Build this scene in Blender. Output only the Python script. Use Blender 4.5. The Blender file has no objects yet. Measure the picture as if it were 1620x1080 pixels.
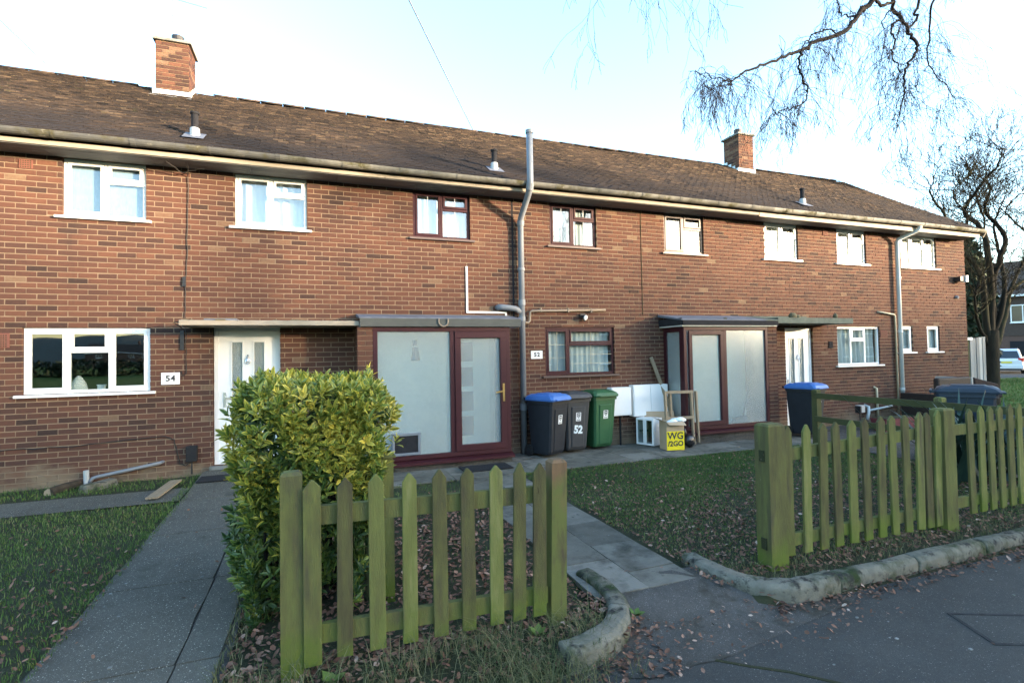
import bpy, bmesh, math, random
import numpy as np
from mathutils import Vector, Matrix
random.seed(7); rng = np.random.default_rng(7)
S = bpy.context.scene
COL = S.collection
R = math.radians

# ------------------------------------------------------------------ camera, sky, sun, exposure
CAM = Vector((0.0, -8.77, 1.93))
cd = bpy.data.cameras.new('camera'); cam = bpy.data.objects.new('camera', cd); COL.objects.link(cam)
cd.sensor_width = 36; cd.lens = 830 / 1620 * 36; cd.clip_start = .05; cd.clip_end = 2000
_r = Vector((0.93728636, -0.34809556, -0.01799345)); _u = Vector((0.00819302, -0.02960609, 0.99952807)); _f = Vector((0.34846399, 0.93699144, 0.02489743))
m = Matrix((_r, _u, -_f)).transposed().to_4x4(); m.translation = CAM
cam.matrix_world = m
S.camera = cam
SUN_EL, SUN_AZ = R(5.8), R(50)          # azimuth measured from the house front towards the right
sdir = Vector((math.sin(SUN_AZ) * math.cos(SUN_EL), -math.cos(SUN_AZ) * math.cos(SUN_EL), math.sin(SUN_EL)))
W = bpy.data.worlds.new('World'); S.world = W; W.use_nodes = True
nt = W.node_tree; nt.nodes.clear()
sky = nt.nodes.new('ShaderNodeTexSky'); sky.sky_type = 'NISHITA'; sky.sun_disc = False
sky.sun_elevation = SUN_EL; sky.sun_rotation = math.atan2(sdir.x, sdir.y)
sky.air_density = 1.0; sky.dust_density = 1.2; sky.ozone_density = 2.1
bg = nt.nodes.new('ShaderNodeBackground'); bg.inputs['Strength'].default_value = .15
wo = nt.nodes.new('ShaderNodeOutputWorld')
nt.links.new(sky.outputs[0], bg.inputs[0]); nt.links.new(bg.outputs[0], wo.inputs[0])
sl = bpy.data.lights.new('sun', 'SUN'); sl.energy = 2.0; sl.angle = R(3.5); sl.color = (1.0, .78, .55)
so = bpy.data.objects.new('sun', sl); COL.objects.link(so); so.location = (30, -30, 20)
so.rotation_euler = (-sdir).to_track_quat('-Z', 'Y').to_euler()
S.view_settings.view_transform = 'Standard'; S.view_settings.look = 'None'; S.view_settings.gamma = 1
S.view_settings.use_curve_mapping = False; S.view_settings.exposure = 3.55
S.cycles.use_denoising = True; S.cycles.max_bounces = 8; S.cycles.transparent_max_bounces = 12
S.cycles.caustics_reflective = False; S.cycles.caustics_refractive = True; S.cycles.blur_glossy = 1.0

# ------------------------------------------------------------------ materials
def nodes(name):
    mt = bpy.data.materials.new(name); mt.use_nodes = True
    t = mt.node_tree; t.nodes.clear()
    o = t.nodes.new('ShaderNodeOutputMaterial')
    return mt, t, o
def N(t, kind, **kw):
    n = t.nodes.new(kind)
    for k, v in kw.items():
        if k in n.inputs: n.inputs[k].default_value = v
        else: setattr(n, k, v)
    return n
def math_node(t, op, a, b=None, clamp=False):
    n = t.nodes.new('ShaderNodeMath'); n.operation = op; n.use_clamp = clamp
    for i, v in enumerate((a, b)):
        if v is None: continue
        if isinstance(v, (int, float)): n.inputs[i].default_value = v
        else: t.links.new(v, n.inputs[i])
    return n.outputs[0]
def ramp(t, fac, stops):
    n = t.nodes.new('ShaderNodeValToRGB'); e = n.color_ramp.elements
    while len(e) < len(stops): e.new(.5)
    for i, (p, c) in enumerate(stops): e[i].position = p; e[i].color = (c[0], c[1], c[2], 1)
    t.links.new(fac, n.inputs[0]); return n.outputs[0]
def mixc(t, fac, a, b):
    n = t.nodes.new('ShaderNodeMix'); n.data_type = 'RGBA'
    for sock, v in ((n.inputs[0], fac), (n.inputs[6], a), (n.inputs[7], b)):
        if isinstance(v, (int, float)): sock.default_value = v
        elif isinstance(v, tuple): sock.default_value = (*v, 1)
        else: t.links.new(v, sock)
    return n.outputs[2]
def pos_noise(t, scale, detail=4, rough=.6, stretch=(1, 1, 1)):
    g = t.nodes.new('ShaderNodeNewGeometry')
    mp = t.nodes.new('ShaderNodeMapping'); mp.inputs['Scale'].default_value = stretch
    t.links.new(g.outputs['Position'], mp.inputs[0])
    n = N(t, 'ShaderNodeTexNoise', Scale=scale, Detail=detail, Roughness=rough)
    t.links.new(mp.outputs[0], n.inputs['Vector'])
    return n.outputs['Fac']
def mat(name, stops, rough=.8, spec=.3, nscale=20, namt=.4, stretch=(1, 1, 1), bump=0, bscale=60, metallic=0, overlay=None, detail=4, coat=0):
    """colour = ramp(tint attribute + noise); overlay = list of (colour, noise scale, low, high, stretch[, zlow, zhigh]) patches of dirt, moss"""
    mt, t, o = nodes(name)
    p = N(t, 'ShaderNodeBsdfPrincipled', Roughness=rough, Metallic=metallic)
    p.inputs['Specular IOR Level'].default_value = spec
    if coat: p.inputs['Coat Weight'].default_value = coat
    a = t.nodes.new('ShaderNodeAttribute'); a.attribute_name = 'tint'
    n = pos_noise(t, nscale, detail, .6, stretch)
    f = math_node(t, 'ADD', a.outputs['Fac'], math_node(t, 'MULTIPLY', math_node(t, 'SUBTRACT', n, .5), namt * 2), True)
    c = ramp(t, f, stops)
    for ov in overlay or ():
        oc, os_, lo, hi, st = ov[:5]
        n2 = pos_noise(t, os_, 5, .65, st)
        if len(ov) > 5:
            g = t.nodes.new('ShaderNodeNewGeometry'); sx = t.nodes.new('ShaderNodeSeparateXYZ'); t.links.new(g.outputs['Position'], sx.inputs[0])
            mr = N(t, 'ShaderNodeMapRange'); t.links.new(sx.outputs['Z'], mr.inputs[0])
            mr.inputs[1].default_value = ov[5]; mr.inputs[2].default_value = ov[6]; mr.inputs[3].default_value = .32; mr.inputs[4].default_value = -.32
            n2 = math_node(t, 'ADD', n2, mr.outputs[0])
        mr2 = N(t, 'ShaderNodeMapRange'); t.links.new(n2, mr2.inputs[0]); mr2.inputs[1].default_value = lo; mr2.inputs[2].default_value = hi
        c = mixc(t, mr2.outputs[0], c, oc)
    t.links.new(c, p.inputs['Base Color'])
    if bump:
        nb = pos_noise(t, bscale, 5, .7, stretch)
        b = N(t, 'ShaderNodeBump', Strength=bump, Distance=.01); t.links.new(nb, b.inputs['Height']); t.links.new(b.outputs[0], p.inputs['Normal'])
    t.links.new(p.outputs[0], o.inputs[0])
    return mt
M = {}
M['brick'] = mat('brick', [(0, (.036, .024, .021)), (.25, (.068, .036, .028)), (.55, (.098, .046, .032)), (.8, (.122, .057, .037)), (1, (.160, .108, .070))], .9, .15, 30, .16, bump=.5, bscale=120,
    overlay=[((.175, .132, .088), 1.6, .54, .80, (1, 1, 2), .15, 1.0), ((.16, .115, .08), 1.9, .66, .90, (1, 1, 1.6)), ((.035, .027, .024), 1.1, .62, .85, (1.6, 1, .35))])
M['mortar'] = mat('mortar', [(0, (.17, .125, .085)), (1, (.275, .20, .135))], .95, .1, 5, .6, bump=.4, bscale=150, overlay=[((.15, .12, .085), 2, .6, .85, (1, 1, 1), .15, .8), ((.12, .095, .075), 1.1, .58, .85, (1.6, 1, .35))])
M['roof_tile'] = mat('roof_tile', [(0, (.020, .017, .016)), (.4, (.040, .031, .026)), (.75, (.066, .047, .035)), (1, (.13, .095, .065))], .92, .15, 14, .35, bump=.5, bscale=70,
    overlay=[((.17, .13, .075), 16, .63, .70, (1, 1, 1)), ((.05, .052, .024), 5, .62, .75, (1, 1, 1)), ((.030, .026, .026), .45, .5, .72, (1, 1, 1), 4.7, 7.6)])
M['white_plastic'] = mat('white_plastic', [(0, (.72, .72, .70)), (1, (.82, .82, .80))], .35, .5, 6, .4, overlay=[((.45, .42, .36), 5, .68, .9, (1, 1, .4))])
M['cream_paint'] = mat('cream_paint', [(0, (.20, .17, .13)), (1, (.37, .32, .25))], .7, .3, 6, .6, (1, 1, 3), bump=.2, overlay=[((.10, .08, .06), 7, .64, .72, (1, 1, 1.5))])
M['maroon_plastic'] = mat('maroon_plastic', [(0, (.030, .007, .009)), (1, (.055, .013, .017))], .5, .25, 10, .4)
M['brown_plastic'] = mat('brown_plastic', [(0, (.08, .052, .042)), (1, (.12, .08, .064))], .4, .5, 10, .4)
M['soffit'] = mat('soffit', [(0, (.13, .135, .135)), (1, (.21, .215, .21))], .7, .3, 5, .6, (.5, 4, 1))
M['gutter'] = mat('gutter', [(0, (.065, .068, .068)), (.45, (.125, .122, .105)), (1, (.34, .335, .29))], .8, .15, 5, .3, bump=.3, overlay=[((.060, .055, .026), 3.2, .48, .64, (1, 1, 1)), ((.22, .21, .17), 7, .60, .72, (1, 1, 1))])
M['grey_pipe'] = mat('grey_pipe', [(0, (.115, .128, .145)), (1, (.21, .23, .25))], .5, .4, 5, .5, (1, 1, .5))
M['pale_pipe'] = mat('pale_pipe', [(0, (.27, .29, .29)), (1, (.40, .42, .41))], .45, .4, 5, .5)
M['white_pipe'] = mat('white_pipe', [(0, (.44, .48, .47)), (1, (.60, .63, .61))], .5, .3, 5, .5)
M['cream_pipe'] = mat('cream_pipe', [(0, (.45, .37, .24)), (1, (.60, .52, .36))], .5, .4, 6, .5)
M['tan_pipe'] = mat('tan_pipe', [(0, (.16, .13, .10)), (1, (.26, .21, .16))], .6, .3, 6, .5)
M['lead'] = mat('lead', [(0, (.075, .082, .10)), (1, (.19, .205, .24))], .85, .15, 6, .7, (1, 1, 1), bump=.3, bscale=20)
M['felt_black'] = mat('felt_black', [(0, (.014, .014, .016)), (1, (.034, .034, .037))], .92, .08, 14, .6, bump=.4, bscale=30)
M['grey_fascia'] = mat('grey_fascia', [(0, (.060, .064, .060)), (1, (.105, .11, .10))], .9, .1, 6, .5, (1, 1, 4), bump=.15)
M['green_slab'] = mat('green_slab', [(0, (.065, .078, .066)), (1, (.13, .15, .125))], .9, .2, 7, .6, bump=.4, overlay=[((.05, .05, .04), 6, .6, .75, (1, 1, 1))])
M['moss'] = mat('moss', [(0, (.06, .06, .035)), (1, (.17, .15, .10))], .95, .1, 30, .7, bump=.8, bscale=60)
M['black_metal'] = mat('black_metal', [(0, (.012, .012, .013)), (1, (.03, .03, .032))], .5, .4, 10, .4)
M['cable'] = mat('cable', [(0, (.015, .014, .014)), (1, (.035, .033, .03))], .6, .3, 10, .4)
M['brass'] = mat('brass', [(0, (.55, .38, .12)), (1, (.75, .55, .22))], .3, .5, 10, .3, metallic=.9)
M['chrome'] = mat('chrome', [(0, (.55, .55, .55)), (1, (.75, .75, .75))], .25, .5, 10, .3, metallic=.9)
M['terracotta'] = mat('terracotta', [(0, (.13, .055, .042)), (1, (.19, .078, .058))], .85, .2, 20, .4, bump=.2)
M['net_curtain'] = mat('net_curtain', [(0, (.62, .64, .62)), (1, (.80, .81, .78))], .9, .1, 3, .5, (6, 1, .3))
M['white_wall'] = mat('white_wall', [(0, (.72, .77, .75)), (1, (.84, .86, .84))], .8, .2, 2, .6)
M['dark_room'] = mat('dark_room', [(0, (.10, .10, .10)), (1, (.20, .19, .18))], .9, .1, 2, .5)
M['blind_glass'] = mat('blind_glass', [(0, (.20, .25, .28)), (1, (.36, .42, .46))], .3, .5, 9, .7, (4, 1, 1.2), bump=.5, bscale=30)
M['wood_moss'] = mat('wood_moss', [(0, (.060, .050, .030)), (.35, (.098, .096, .038)), (.7, (.135, .145, .046)), (1, (.20, .195, .082))], .9, .12, 5, .62, (3, 3, .5), bump=.6, bscale=45, detail=7,
    overlay=[((.066, .056, .040), 2.6, .57, .74, (3, 3, .45)), ((.098, .130, .024), 3, .52, .80, (1, 1, .7), .15, .75), ((.026, .020, .014), 9, .68, .76, (2.5, 2.5, .35)), ((.20, .19, .10), 24, .68, .76, (2, 2, .4))])
M['wood_bare'] = mat('wood_bare', [(0, (.10, .060, .032)), (1, (.20, .125, .068))], .8, .2, 4, .6, (4, 4, .4), bump=.3, bscale=50, overlay=[((.105, .115, .035), 2.5, .40, .60, (1, 1, 1), .5, 1.5), ((.07, .055, .035), 3, .55, .7, (3, 3, .6))])
M['wood_dark'] = mat('wood_dark', [(0, (.035, .038, .018)), (1, (.085, .088, .036))], .9, .2, 5, .5, (1, 1, 1), bump=.3, bscale=50)
M['wood_grey'] = mat('wood_grey', [(0, (.20, .20, .19)), (1, (.42, .42, .39))], .9, .2, 4, .5, (5, 5, .4), bump=.3, bscale=60)
M['wood_pine'] = mat('wood_pine', [(0, (.20, .15, .095)), (1, (.34, .265, .18))], .75, .2, 4, .5, (5, 5, .5), bump=.2, bscale=50)
M['concrete'] = mat('concrete', [(0, (.12, .125, .12)), (1, (.24, .24, .225))], .92, .2, 5, .6, bump=.45, bscale=60, overlay=[((.055, .065, .035), 3.5, .56, .75, (1, 1, 1))])
M['kerb'] = mat('kerb', [(0, (.085, .080, .064)), (1, (.20, .188, .15))], .97, .1, 11, .75, bump=1.0, bscale=55, detail=8, overlay=[((.030, .044, .018), 3.4, .50, .66, (1, 1, .8)), ((.035, .034, .030), 8, .55, .66, (1, 1, 1)), ((.22, .21, .18), 40, .66, .74, (1, 1, 1))])
M['slab'] = mat('slab', [(0, (.078, .073, .058)), (.6, (.125, .117, .095)), (1, (.185, .174, .145))], .92, .15, 6, .5, bump=.6, bscale=50, detail=7, overlay=[((.060, .058, .046), 2.6, .50, .68, (1, 1, 1)), ((.035, .036, .026), 7, .62, .72, (1, 1, 1)), ((.24, .235, .22), 22, .66, .74, (1, 1, 1))])
def speckled(name, dark, light, speck, thr, rough=.9, sscale=120, patch=None):
    mt, t, o = nodes(name)
    p = N(t, 'ShaderNodeBsdfPrincipled', Roughness=rough); p.inputs['Specular IOR Level'].default_value = .25
    n = pos_noise(t, 1.1, 7, .68); f = pos_noise(t, 230, 3, .6); b0 = pos_noise(t, 34, 5, .7)
    c = ramp(t, n, [(.28, dark), (.72, light)])
    c = mixc(t, math_node(t, 'MULTIPLY', math_node(t, 'SUBTRACT', b0, .25, True), .9), c, (dark[0] * .55, dark[1] * .55, dark[2] * .55))
    c = mixc(t, math_node(t, 'MULTIPLY', f, .5), c, (dark[0] * .4, dark[1] * .4, dark[2] * .4))
    g = t.nodes.new('ShaderNodeNewGeometry')
    for sc_, th_, k in ((sscale, thr, 1.0), (sscale * 2.1, thr - .22, .62)):
        v = N(t, 'ShaderNodeTexVoronoi', Scale=sc_); t.links.new(g.outputs['Position'], v.inputs['Vector'])
        sc = t.nodes.new('ShaderNodeSeparateColor'); t.links.new(v.outputs['Color'], sc.inputs[0])
        sel = math_node(t, 'MULTIPLY', math_node(t, 'LESS_THAN', v.outputs['Distance'], .30), math_node(t, 'GREATER_THAN', sc.outputs[0], th_))
        sel = math_node(t, 'MULTIPLY', sel, math_node(t, 'MULTIPLY', sc.outputs[1], k))
        c = mixc(t, sel, c, speck)
    if patch:
        n3 = pos_noise(t, patch[1], 6, .7); mr = N(t, 'ShaderNodeMapRange'); t.links.new(n3, mr.inputs[0]); mr.inputs[1].default_value = patch[2]; mr.inputs[2].default_value = patch[3]
        c = mixc(t, mr.outputs[0], c, patch[0])
    t.links.new(c, p.inputs['Base Color'])
    b = N(t, 'ShaderNodeBump', Strength=.7, Distance=.008)
    t.links.new(math_node(t, 'ADD', f, b0), b.inputs['Height']); t.links.new(b.outputs[0], p.inputs['Normal'])
    t.links.new(p.outputs[0], o.inputs[0]); return mt
M['path_aggregate'] = speckled('path_aggregate', (.080, .076, .062), (.168, .157, .128), (.46, .43, .36), .78, .9, 80, ((.045, .047, .036), 2.2, .56, .72))
M['tarmac'] = speckled('tarmac', (.046, .046, .043), (.082, .081, .074), (.20, .195, .17), .86, .88, 95, ((.036, .036, .034), 2.4, .55, .72))
M['tarmac_dark'] = mat('tarmac_dark', [(0, (.018, .018, .018)), (1, (.055, .056, .055))], .95, .1, 14, .9, bump=.6, bscale=60)
M['hill_grey'] = mat('hill_grey', [(0, (.075, .085, .075)), (1, (.135, .145, .125))], 1, .05, .02, .6)
M['old_tarmac'] = speckled('old_tarmac', (.050, .047, .042), (.125, .117, .104), (.30, .28, .25), .84, .95, 120, ((.040, .036, .026), 2.6, .50, .62))
M['soil'] = speckled('soil', (.030, .034, .016), (.052, .058, .026), (.10, .075, .05), .86, 1, 45)
M['turf'] = mat('turf', [(0, (.028, .040, .014)), (1, (.055, .080, .024))], 1, .05, 3, .7, bump=.8, bscale=60)
M['verge'] = mat('verge', [(0, (.035, .070, .014)), (1, (.075, .135, .028))], 1, .05, 1.2, .7, bump=.8, bscale=30)
M['grass'] = mat('grass', [(0, (.030, .064, .012)), (.5, (.060, .115, .022)), (.8, (.12, .155, .04)), (1, (.22, .19, .09))], .7, .2, 1.2, .3)
M['dry_grass'] = mat('dry_grass', [(0, (.045, .065, .022)), (.5, (.10, .105, .045)), (1, (.25, .21, .12))], .8, .2, 2, .3)
M['dead_leaf'] = mat('dead_leaf', [(0, (.060, .034, .025)), (.5, (.15, .075, .048)), (.8, (.24, .135, .092)), (1, (.42, .32, .25))], .8, .2, 40, .25)
M['bark'] = mat('bark', [(0, (.022, .018, .014)), (1, (.075, .060, .042))], .95, .1, 12, .7, (1, 1, .3), bump=.8, bscale=25)
M['mossy_bark'] = mat('mossy_bark', [(0, (.012, .011, .009)), (.6, (.028, .025, .018)), (1, (.042, .042, .021))], .95, .1, 7, .7, (1, 1, .3), bump=.8, bscale=20)
M['twig'] = mat('twig', [(0, (.012, .011, .012)), (1, (.028, .024, .023))], .9, .1, 5, .4)
M['bin_black'] = mat('bin_black', [(0, (.011, .013, .017)), (1, (.022, .025, .031))], .6, .25, 8, .5, bump=.08, bscale=200)
M['bin_grey'] = mat('bin_grey', [(0, (.030, .031, .033)), (1, (.055, .056, .058))], .5, .4, 8, .5, bump=.08, bscale=200)
M['bin_blue'] = mat('bin_blue', [(0, (.035, .11, .34)), (1, (.06, .17, .45))], .45, .4, 8, .5)
M['bin_green'] = mat('bin_green', [(0, (.020, .075, .030)), (1, (.034, .115, .045))], .48, .4, 8, .5)
M['bin_slate'] = mat('bin_slate', [(0, (.014, .022, .034)), (1, (.026, .040, .058))], .5, .3, 8, .5)
M['rubber'] = mat('rubber', [(0, (.012, .012, .012)), (1, (.03, .03, .03))], .85, .2, 20, .5)
M['sticker'] = mat('sticker', [(0, (.66, .67, .66)), (1, (.78, .78, .76))], .5, .3, 12, .4)
M['ink'] = mat('ink', [(0, (.02, .02, .022)), (1, (.05, .05, .055))], .6, .3, 12, .4)
M['white_paint'] = mat('white_paint', [(0, (.60, .68, .68)), (1, (.80, .84, .83))], .6, .3, 30, .5)
M['card'] = mat('card', [(0, (.34, .25, .16)), (1, (.48, .37, .25))], .85, .15, 6, .5)
M['yellow_print'] = mat('yellow_print', [(0, (.70, .52, .01)), (1, (.80, .63, .02))], .6, .3, 6, .4)
M['bag_black'] = mat('bag_black', [(0, (.010, .010, .011)), (1, (.02, .02, .022))], .22, .5, 10, .5, bump=.6, bscale=18)
M['mat_black'] = mat('mat_black', [(0, (.015, .015, .016)), (1, (.035, .035, .036))], .95, .1, 60, .6, bump=.6, bscale=120)
M['brown_rattan'] = mat('brown_rattan', [(0, (.016, .011, .009)), (1, (.034, .024, .020))], .7, .3, 30, .6, bump=.5, bscale=80)
M['brown_cushion'] = mat('brown_cushion', [(0, (.024, .017, .016)), (1, (.040, .030, .027))], .95, .1, 20, .5)
M['strap_leaf'] = mat('strap_leaf', [(0, (.012, .030, .024)), (1, (.045, .085, .062))], .45, .4, 3, .5)
M['evergreen'] = mat('evergreen', [(0, (.012, .020, .011)), (1, (.040, .058, .028))], .8, .2, 2, .4)
M['car_silver'] = mat('car_silver', [(0, (.62, .63, .64)), (1, (.70, .71, .72))], .3, .5, 3, .3, metallic=.1, coat=.6)
M['car_glass'] = mat('car_glass', [(0, (.02, .03, .035)), (1, (.04, .05, .055))], .08, .6, 3, .3)
M['red_lens'] = mat('red_lens', [(0, (.45, .02, .02)), (1, (.55, .04, .03))], .2, .5, 3, .3)
M['plate_yellow'] = mat('plate_yellow', [(0, (.70, .55, .05)), (1, (.75, .60, .08))], .4, .5, 3, .3)
M['far_brick'] = mat('far_brick', [(0, (.080, .050, .042)), (1, (.15, .092, .072))], .9, .1, 14, .6, (1, 1, 4))
M['far_tile'] = mat('far_tile', [(0, (.050, .038, .033)), (1, (.10, .072, .058))], .9, .1, 6, .6, (1, 1, 3))
M['purple_pot'] = mat('purple_pot', [(0, (.09, .022, .03)), (1, (.14, .035, .045))], .5, .4, 6, .4)

def glass_mat(name, tint=(1, 1, 1), ior=2.4):
    mt, t, o = nodes(name)
    fr = N(t, 'ShaderNodeFresnel', IOR=ior); tr = t.nodes.new('ShaderNodeBsdfTransparent'); tr.inputs[0].default_value = (*tint, 1)
    gl = t.nodes.new('ShaderNodeBsdfGlossy'); gl.inputs['Roughness'].default_value = .012; gl.inputs[0].default_value = (.95, .97, 1, 1)
    nb = pos_noise(t, 1.6, 1, .5); b = N(t, 'ShaderNodeBump', Strength=.012, Distance=.05); t.links.new(nb, b.inputs['Height'])
    t.links.new(b.outputs[0], gl.inputs['Normal'])
    gb = t.nodes.new('ShaderNodeNewGeometry'); mx = t.nodes.new('ShaderNodeMixShader'); t.links.new(math_node(t, 'MULTIPLY', fr.outputs[0], math_node(t, 'SUBTRACT', 1.0, gb.outputs['Backfacing'])), mx.inputs[0]); t.links.new(tr.outputs[0], mx.inputs[1]); t.links.new(gl.outputs[0], mx.inputs[2])
    t.links.new(mx.outputs[0], o.inputs[0]); return mt
M['glass'] = glass_mat('glass', (.86, .90, .90))
def frosted(name):
    mt, t, o = nodes(name)
    df = t.nodes.new('ShaderNodeBsdfDiffuse'); df.inputs[0].default_value = (.74, .81, .80, 1)
    rf = N(t, 'ShaderNodeBsdfRefraction', Roughness=.18, IOR=1.06); rf.inputs[0].default_value = (.92, .97, .94, 1)
    gl = N(t, 'ShaderNodeBsdfGlossy', Roughness=.22)
    fr = N(t, 'ShaderNodeFresnel', IOR=1.5)
    n1 = pos_noise(t, 26, 3, .6, (1.5, 1.5, .6)); n2 = pos_noise(t, 1.4, 4, .6)
    b = N(t, 'ShaderNodeBump', Strength=.25, Distance=.012); t.links.new(n1, b.inputs['Height'])
    for q in (rf, gl): t.links.new(b.outputs[0], q.inputs['Normal'])
    m1 = t.nodes.new('ShaderNodeMixShader')
    t.links.new(math_node(t, 'ADD', math_node(t, 'MULTIPLY', math_node(t, 'SUBTRACT', n1, .5), .08), math_node(t, 'ADD', math_node(t, 'MULTIPLY', n2, .12), .19), True), m1.inputs[0])
    t.links.new(rf.outputs[0], m1.inputs[1]); t.links.new(df.outputs[0], m1.inputs[2])
    m2 = t.nodes.new('ShaderNodeMixShader'); t.links.new(fr.outputs[0], m2.inputs[0]); t.links.new(m1.outputs[0], m2.inputs[1]); t.links.new(gl.outputs[0], m2.inputs[2])
    t.links.new(m2.outputs[0], o.inputs[0]); return mt
M['frosted_glass'] = frosted('frosted_glass')
def leaf_mat(name):
    mt, t, o = nodes(name)
    a = t.nodes.new('ShaderNodeAttribute'); a.attribute_name = 'tint'; e = t.nodes.new('ShaderNodeAttribute'); e.attribute_name = 'margin'
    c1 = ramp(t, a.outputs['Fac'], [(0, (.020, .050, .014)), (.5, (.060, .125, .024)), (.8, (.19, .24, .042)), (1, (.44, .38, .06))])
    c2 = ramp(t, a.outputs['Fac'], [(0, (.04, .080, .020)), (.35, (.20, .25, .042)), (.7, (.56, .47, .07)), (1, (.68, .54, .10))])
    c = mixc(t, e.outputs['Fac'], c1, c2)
    p = N(t, 'ShaderNodeBsdfPrincipled', Roughness=.38); p.inputs['Specular IOR Level'].default_value = .45
    t.links.new(c, p.inputs['Base Color'])
    tl = t.nodes.new('ShaderNodeBsdfTranslucent'); t.links.new(c, tl.inputs[0])
    mx = t.nodes.new('ShaderNodeMixShader'); mx.inputs[0].default_value = .2
    t.links.new(p.outputs[0], mx.inputs[1]); t.links.new(tl.outputs[0], mx.inputs[2]); t.links.new(mx.outputs[0], o.inputs[0]); return mt
M['hedge_leaf'] = leaf_mat('hedge_leaf')

# ------------------------------------------------------------------ mesh helpers
ORI = {}
def root(name, label, cat, loc=(0, 0, 0), rz=0, group=None, local=False):
    o = bpy.data.objects.new(name, None); COL.objects.link(o); o.empty_display_size = .2
    o.location = loc; o.rotation_euler = (0, 0, rz); o['label'] = label; o['category'] = cat
    if group: o['group'] = group
    ORI[o.name] = Vector((0, 0, 0)) if local else Vector(loc)
    return o
def tag(o, label=None, cat=None, group=None, kind=None):
    for k, v in (('label', label), ('category', cat), ('group', group), ('kind', kind)):
        if v: o[k] = v
    return o
class MB:
    def __init__(s): s.v = []; s.f = []; s.t = []
    def add(s, vs, fs, tint=.5):
        b = len(s.v); s.v += [tuple(q) for q in vs]; s.f += [tuple(i + b for i in f) for f in fs]; s.t += [tint] * len(fs); return s
    def box(s, x0, x1, y0, y1, z0, z1, tint=.5):
        vs = [(x, y, z) for z in (z0, z1) for y in (y0, y1) for x in (x0, x1)]
        return s.add(vs, [(0, 2, 3, 1), (4, 5, 7, 6), (0, 1, 5, 4), (2, 6, 7, 3), (0, 4, 6, 2), (1, 3, 7, 5)], tint)
    def obox(s, p0, p1, w, h, up=(0, 0, 1), tint=.5, w1=None, h1=None):
        """beam from p0 to p1, w across, h along up"""
        p0, p1 = Vector(p0), Vector(p1); d = (p1 - p0).normalized(); up = Vector(up)
        a = d.cross(up).normalized(); b = a.cross(d).normalized(); w1 = w1 or w; h1 = h1 or h
        vs = []
        for p, ww, hh in ((p0, w, h), (p1, w1, h1)):
            vs += [p - a * ww / 2 - b * hh / 2, p + a * ww / 2 - b * hh / 2, p + a * ww / 2 + b * hh / 2, p - a * ww / 2 + b * hh / 2]
        return s.add(vs, [(0, 1, 2, 3), (7, 6, 5, 4), (0, 4, 5, 1), (1, 5, 6, 2), (2, 6, 7, 3), (3, 7, 4, 0)], tint)
    def tube(s, pts, rad, n=8, tint=.5, caps=True):
        pts = [Vector(p) for p in pts]; k = len(pts)
        rad = [rad] * k if isinstance(rad, (int, float)) else rad
        ref = None; vs = []
        for i in range(k):
            d = (pts[min(i + 1, k - 1)] - pts[max(i - 1, 0)]).normalized()
            if ref is None: ref = d.orthogonal().normalized()
            a = (ref - d * ref.dot(d)); a = a.normalized() if a.length > 1e-6 else d.orthogonal().normalized(); ref = a; b = d.cross(a)
            for j in range(n):
                q = 2 * math.pi * j / n; vs.append(pts[i] + (a * math.cos(q) + b * math.sin(q)) * rad[i])
        fs = [(i * n + j, i * n + (j + 1) % n, (i + 1) * n + (j + 1) % n, (i + 1) * n + j) for i in range(k - 1) for j in range(n)]
        if caps: fs += [tuple(range(n - 1, -1, -1)), tuple((k - 1) * n + j for j in range(n))]
        return s.add(vs, fs, tint)
    def prism(s, poly, fn, a, b, tint=.5):
        n = len(poly); vs = [fn(x, y, a) for x, y in poly] + [fn(x, y, b) for x, y in poly]
        fs = [tuple(range(n)), tuple(range(2 * n - 1, n - 1, -1))] + [(i, i + n, (i + 1) % n + n, (i + 1) % n) for i in range(n)]
        return s.add(vs, fs, tint)
    def loft(s, rings, tint=.5, caps=True):
        n = len(rings[0]); vs = [p for r in rings for p in r]
        fs = [(i * n + j, i * n + (j + 1) % n, (i + 1) * n + (j + 1) % n, (i + 1) * n + j) for i in range(len(rings) - 1) for j in range(n)]
        if caps: fs += [tuple(range(n - 1, -1, -1)), tuple((len(rings) - 1) * n + j for j in range(n))]
        return s.add(vs, fs, tint)
    def build(s, name, mt, parent=None, loc=None, smooth=False, bevel=0, kind=None, label=None):
        me = bpy.data.meshes.new(name)
        off = Vector((0, 0, 0))
        if parent is not None: off = ORI.get(parent.name, off)
        if loc is not None: off = Vector(loc)
        me.from_pydata([(x - off.x, y - off.y, z - off.z) for x, y, z in s.v], [], s.f)
        a = me.attributes.new('tint', 'FLOAT', 'FACE'); a.data.foreach_set('value', s.t)
        bm = bmesh.new(); bm.from_mesh(me); bmesh.ops.recalc_face_normals(bm, faces=bm.faces); bm.to_mesh(me); bm.free()
        me.materials.append(mt)
        if smooth: me.shade_smooth()
        o = bpy.data.objects.new(name, me); COL.objects.link(o)
        if parent is not None: o.parent = parent; ORI[o.name] = ORI.get(parent.name, Vector((0, 0, 0)))
        elif loc is not None: o.location = loc; ORI[o.name] = Vector(loc)
        if bevel:
            b = o.modifiers.new('bevel', 'BEVEL'); b.width = bevel; b.segments = 2; b.limit_method = 'ANGLE'
        if kind: o['kind'] = kind
        if label: o['label'] = label
        return o
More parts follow.
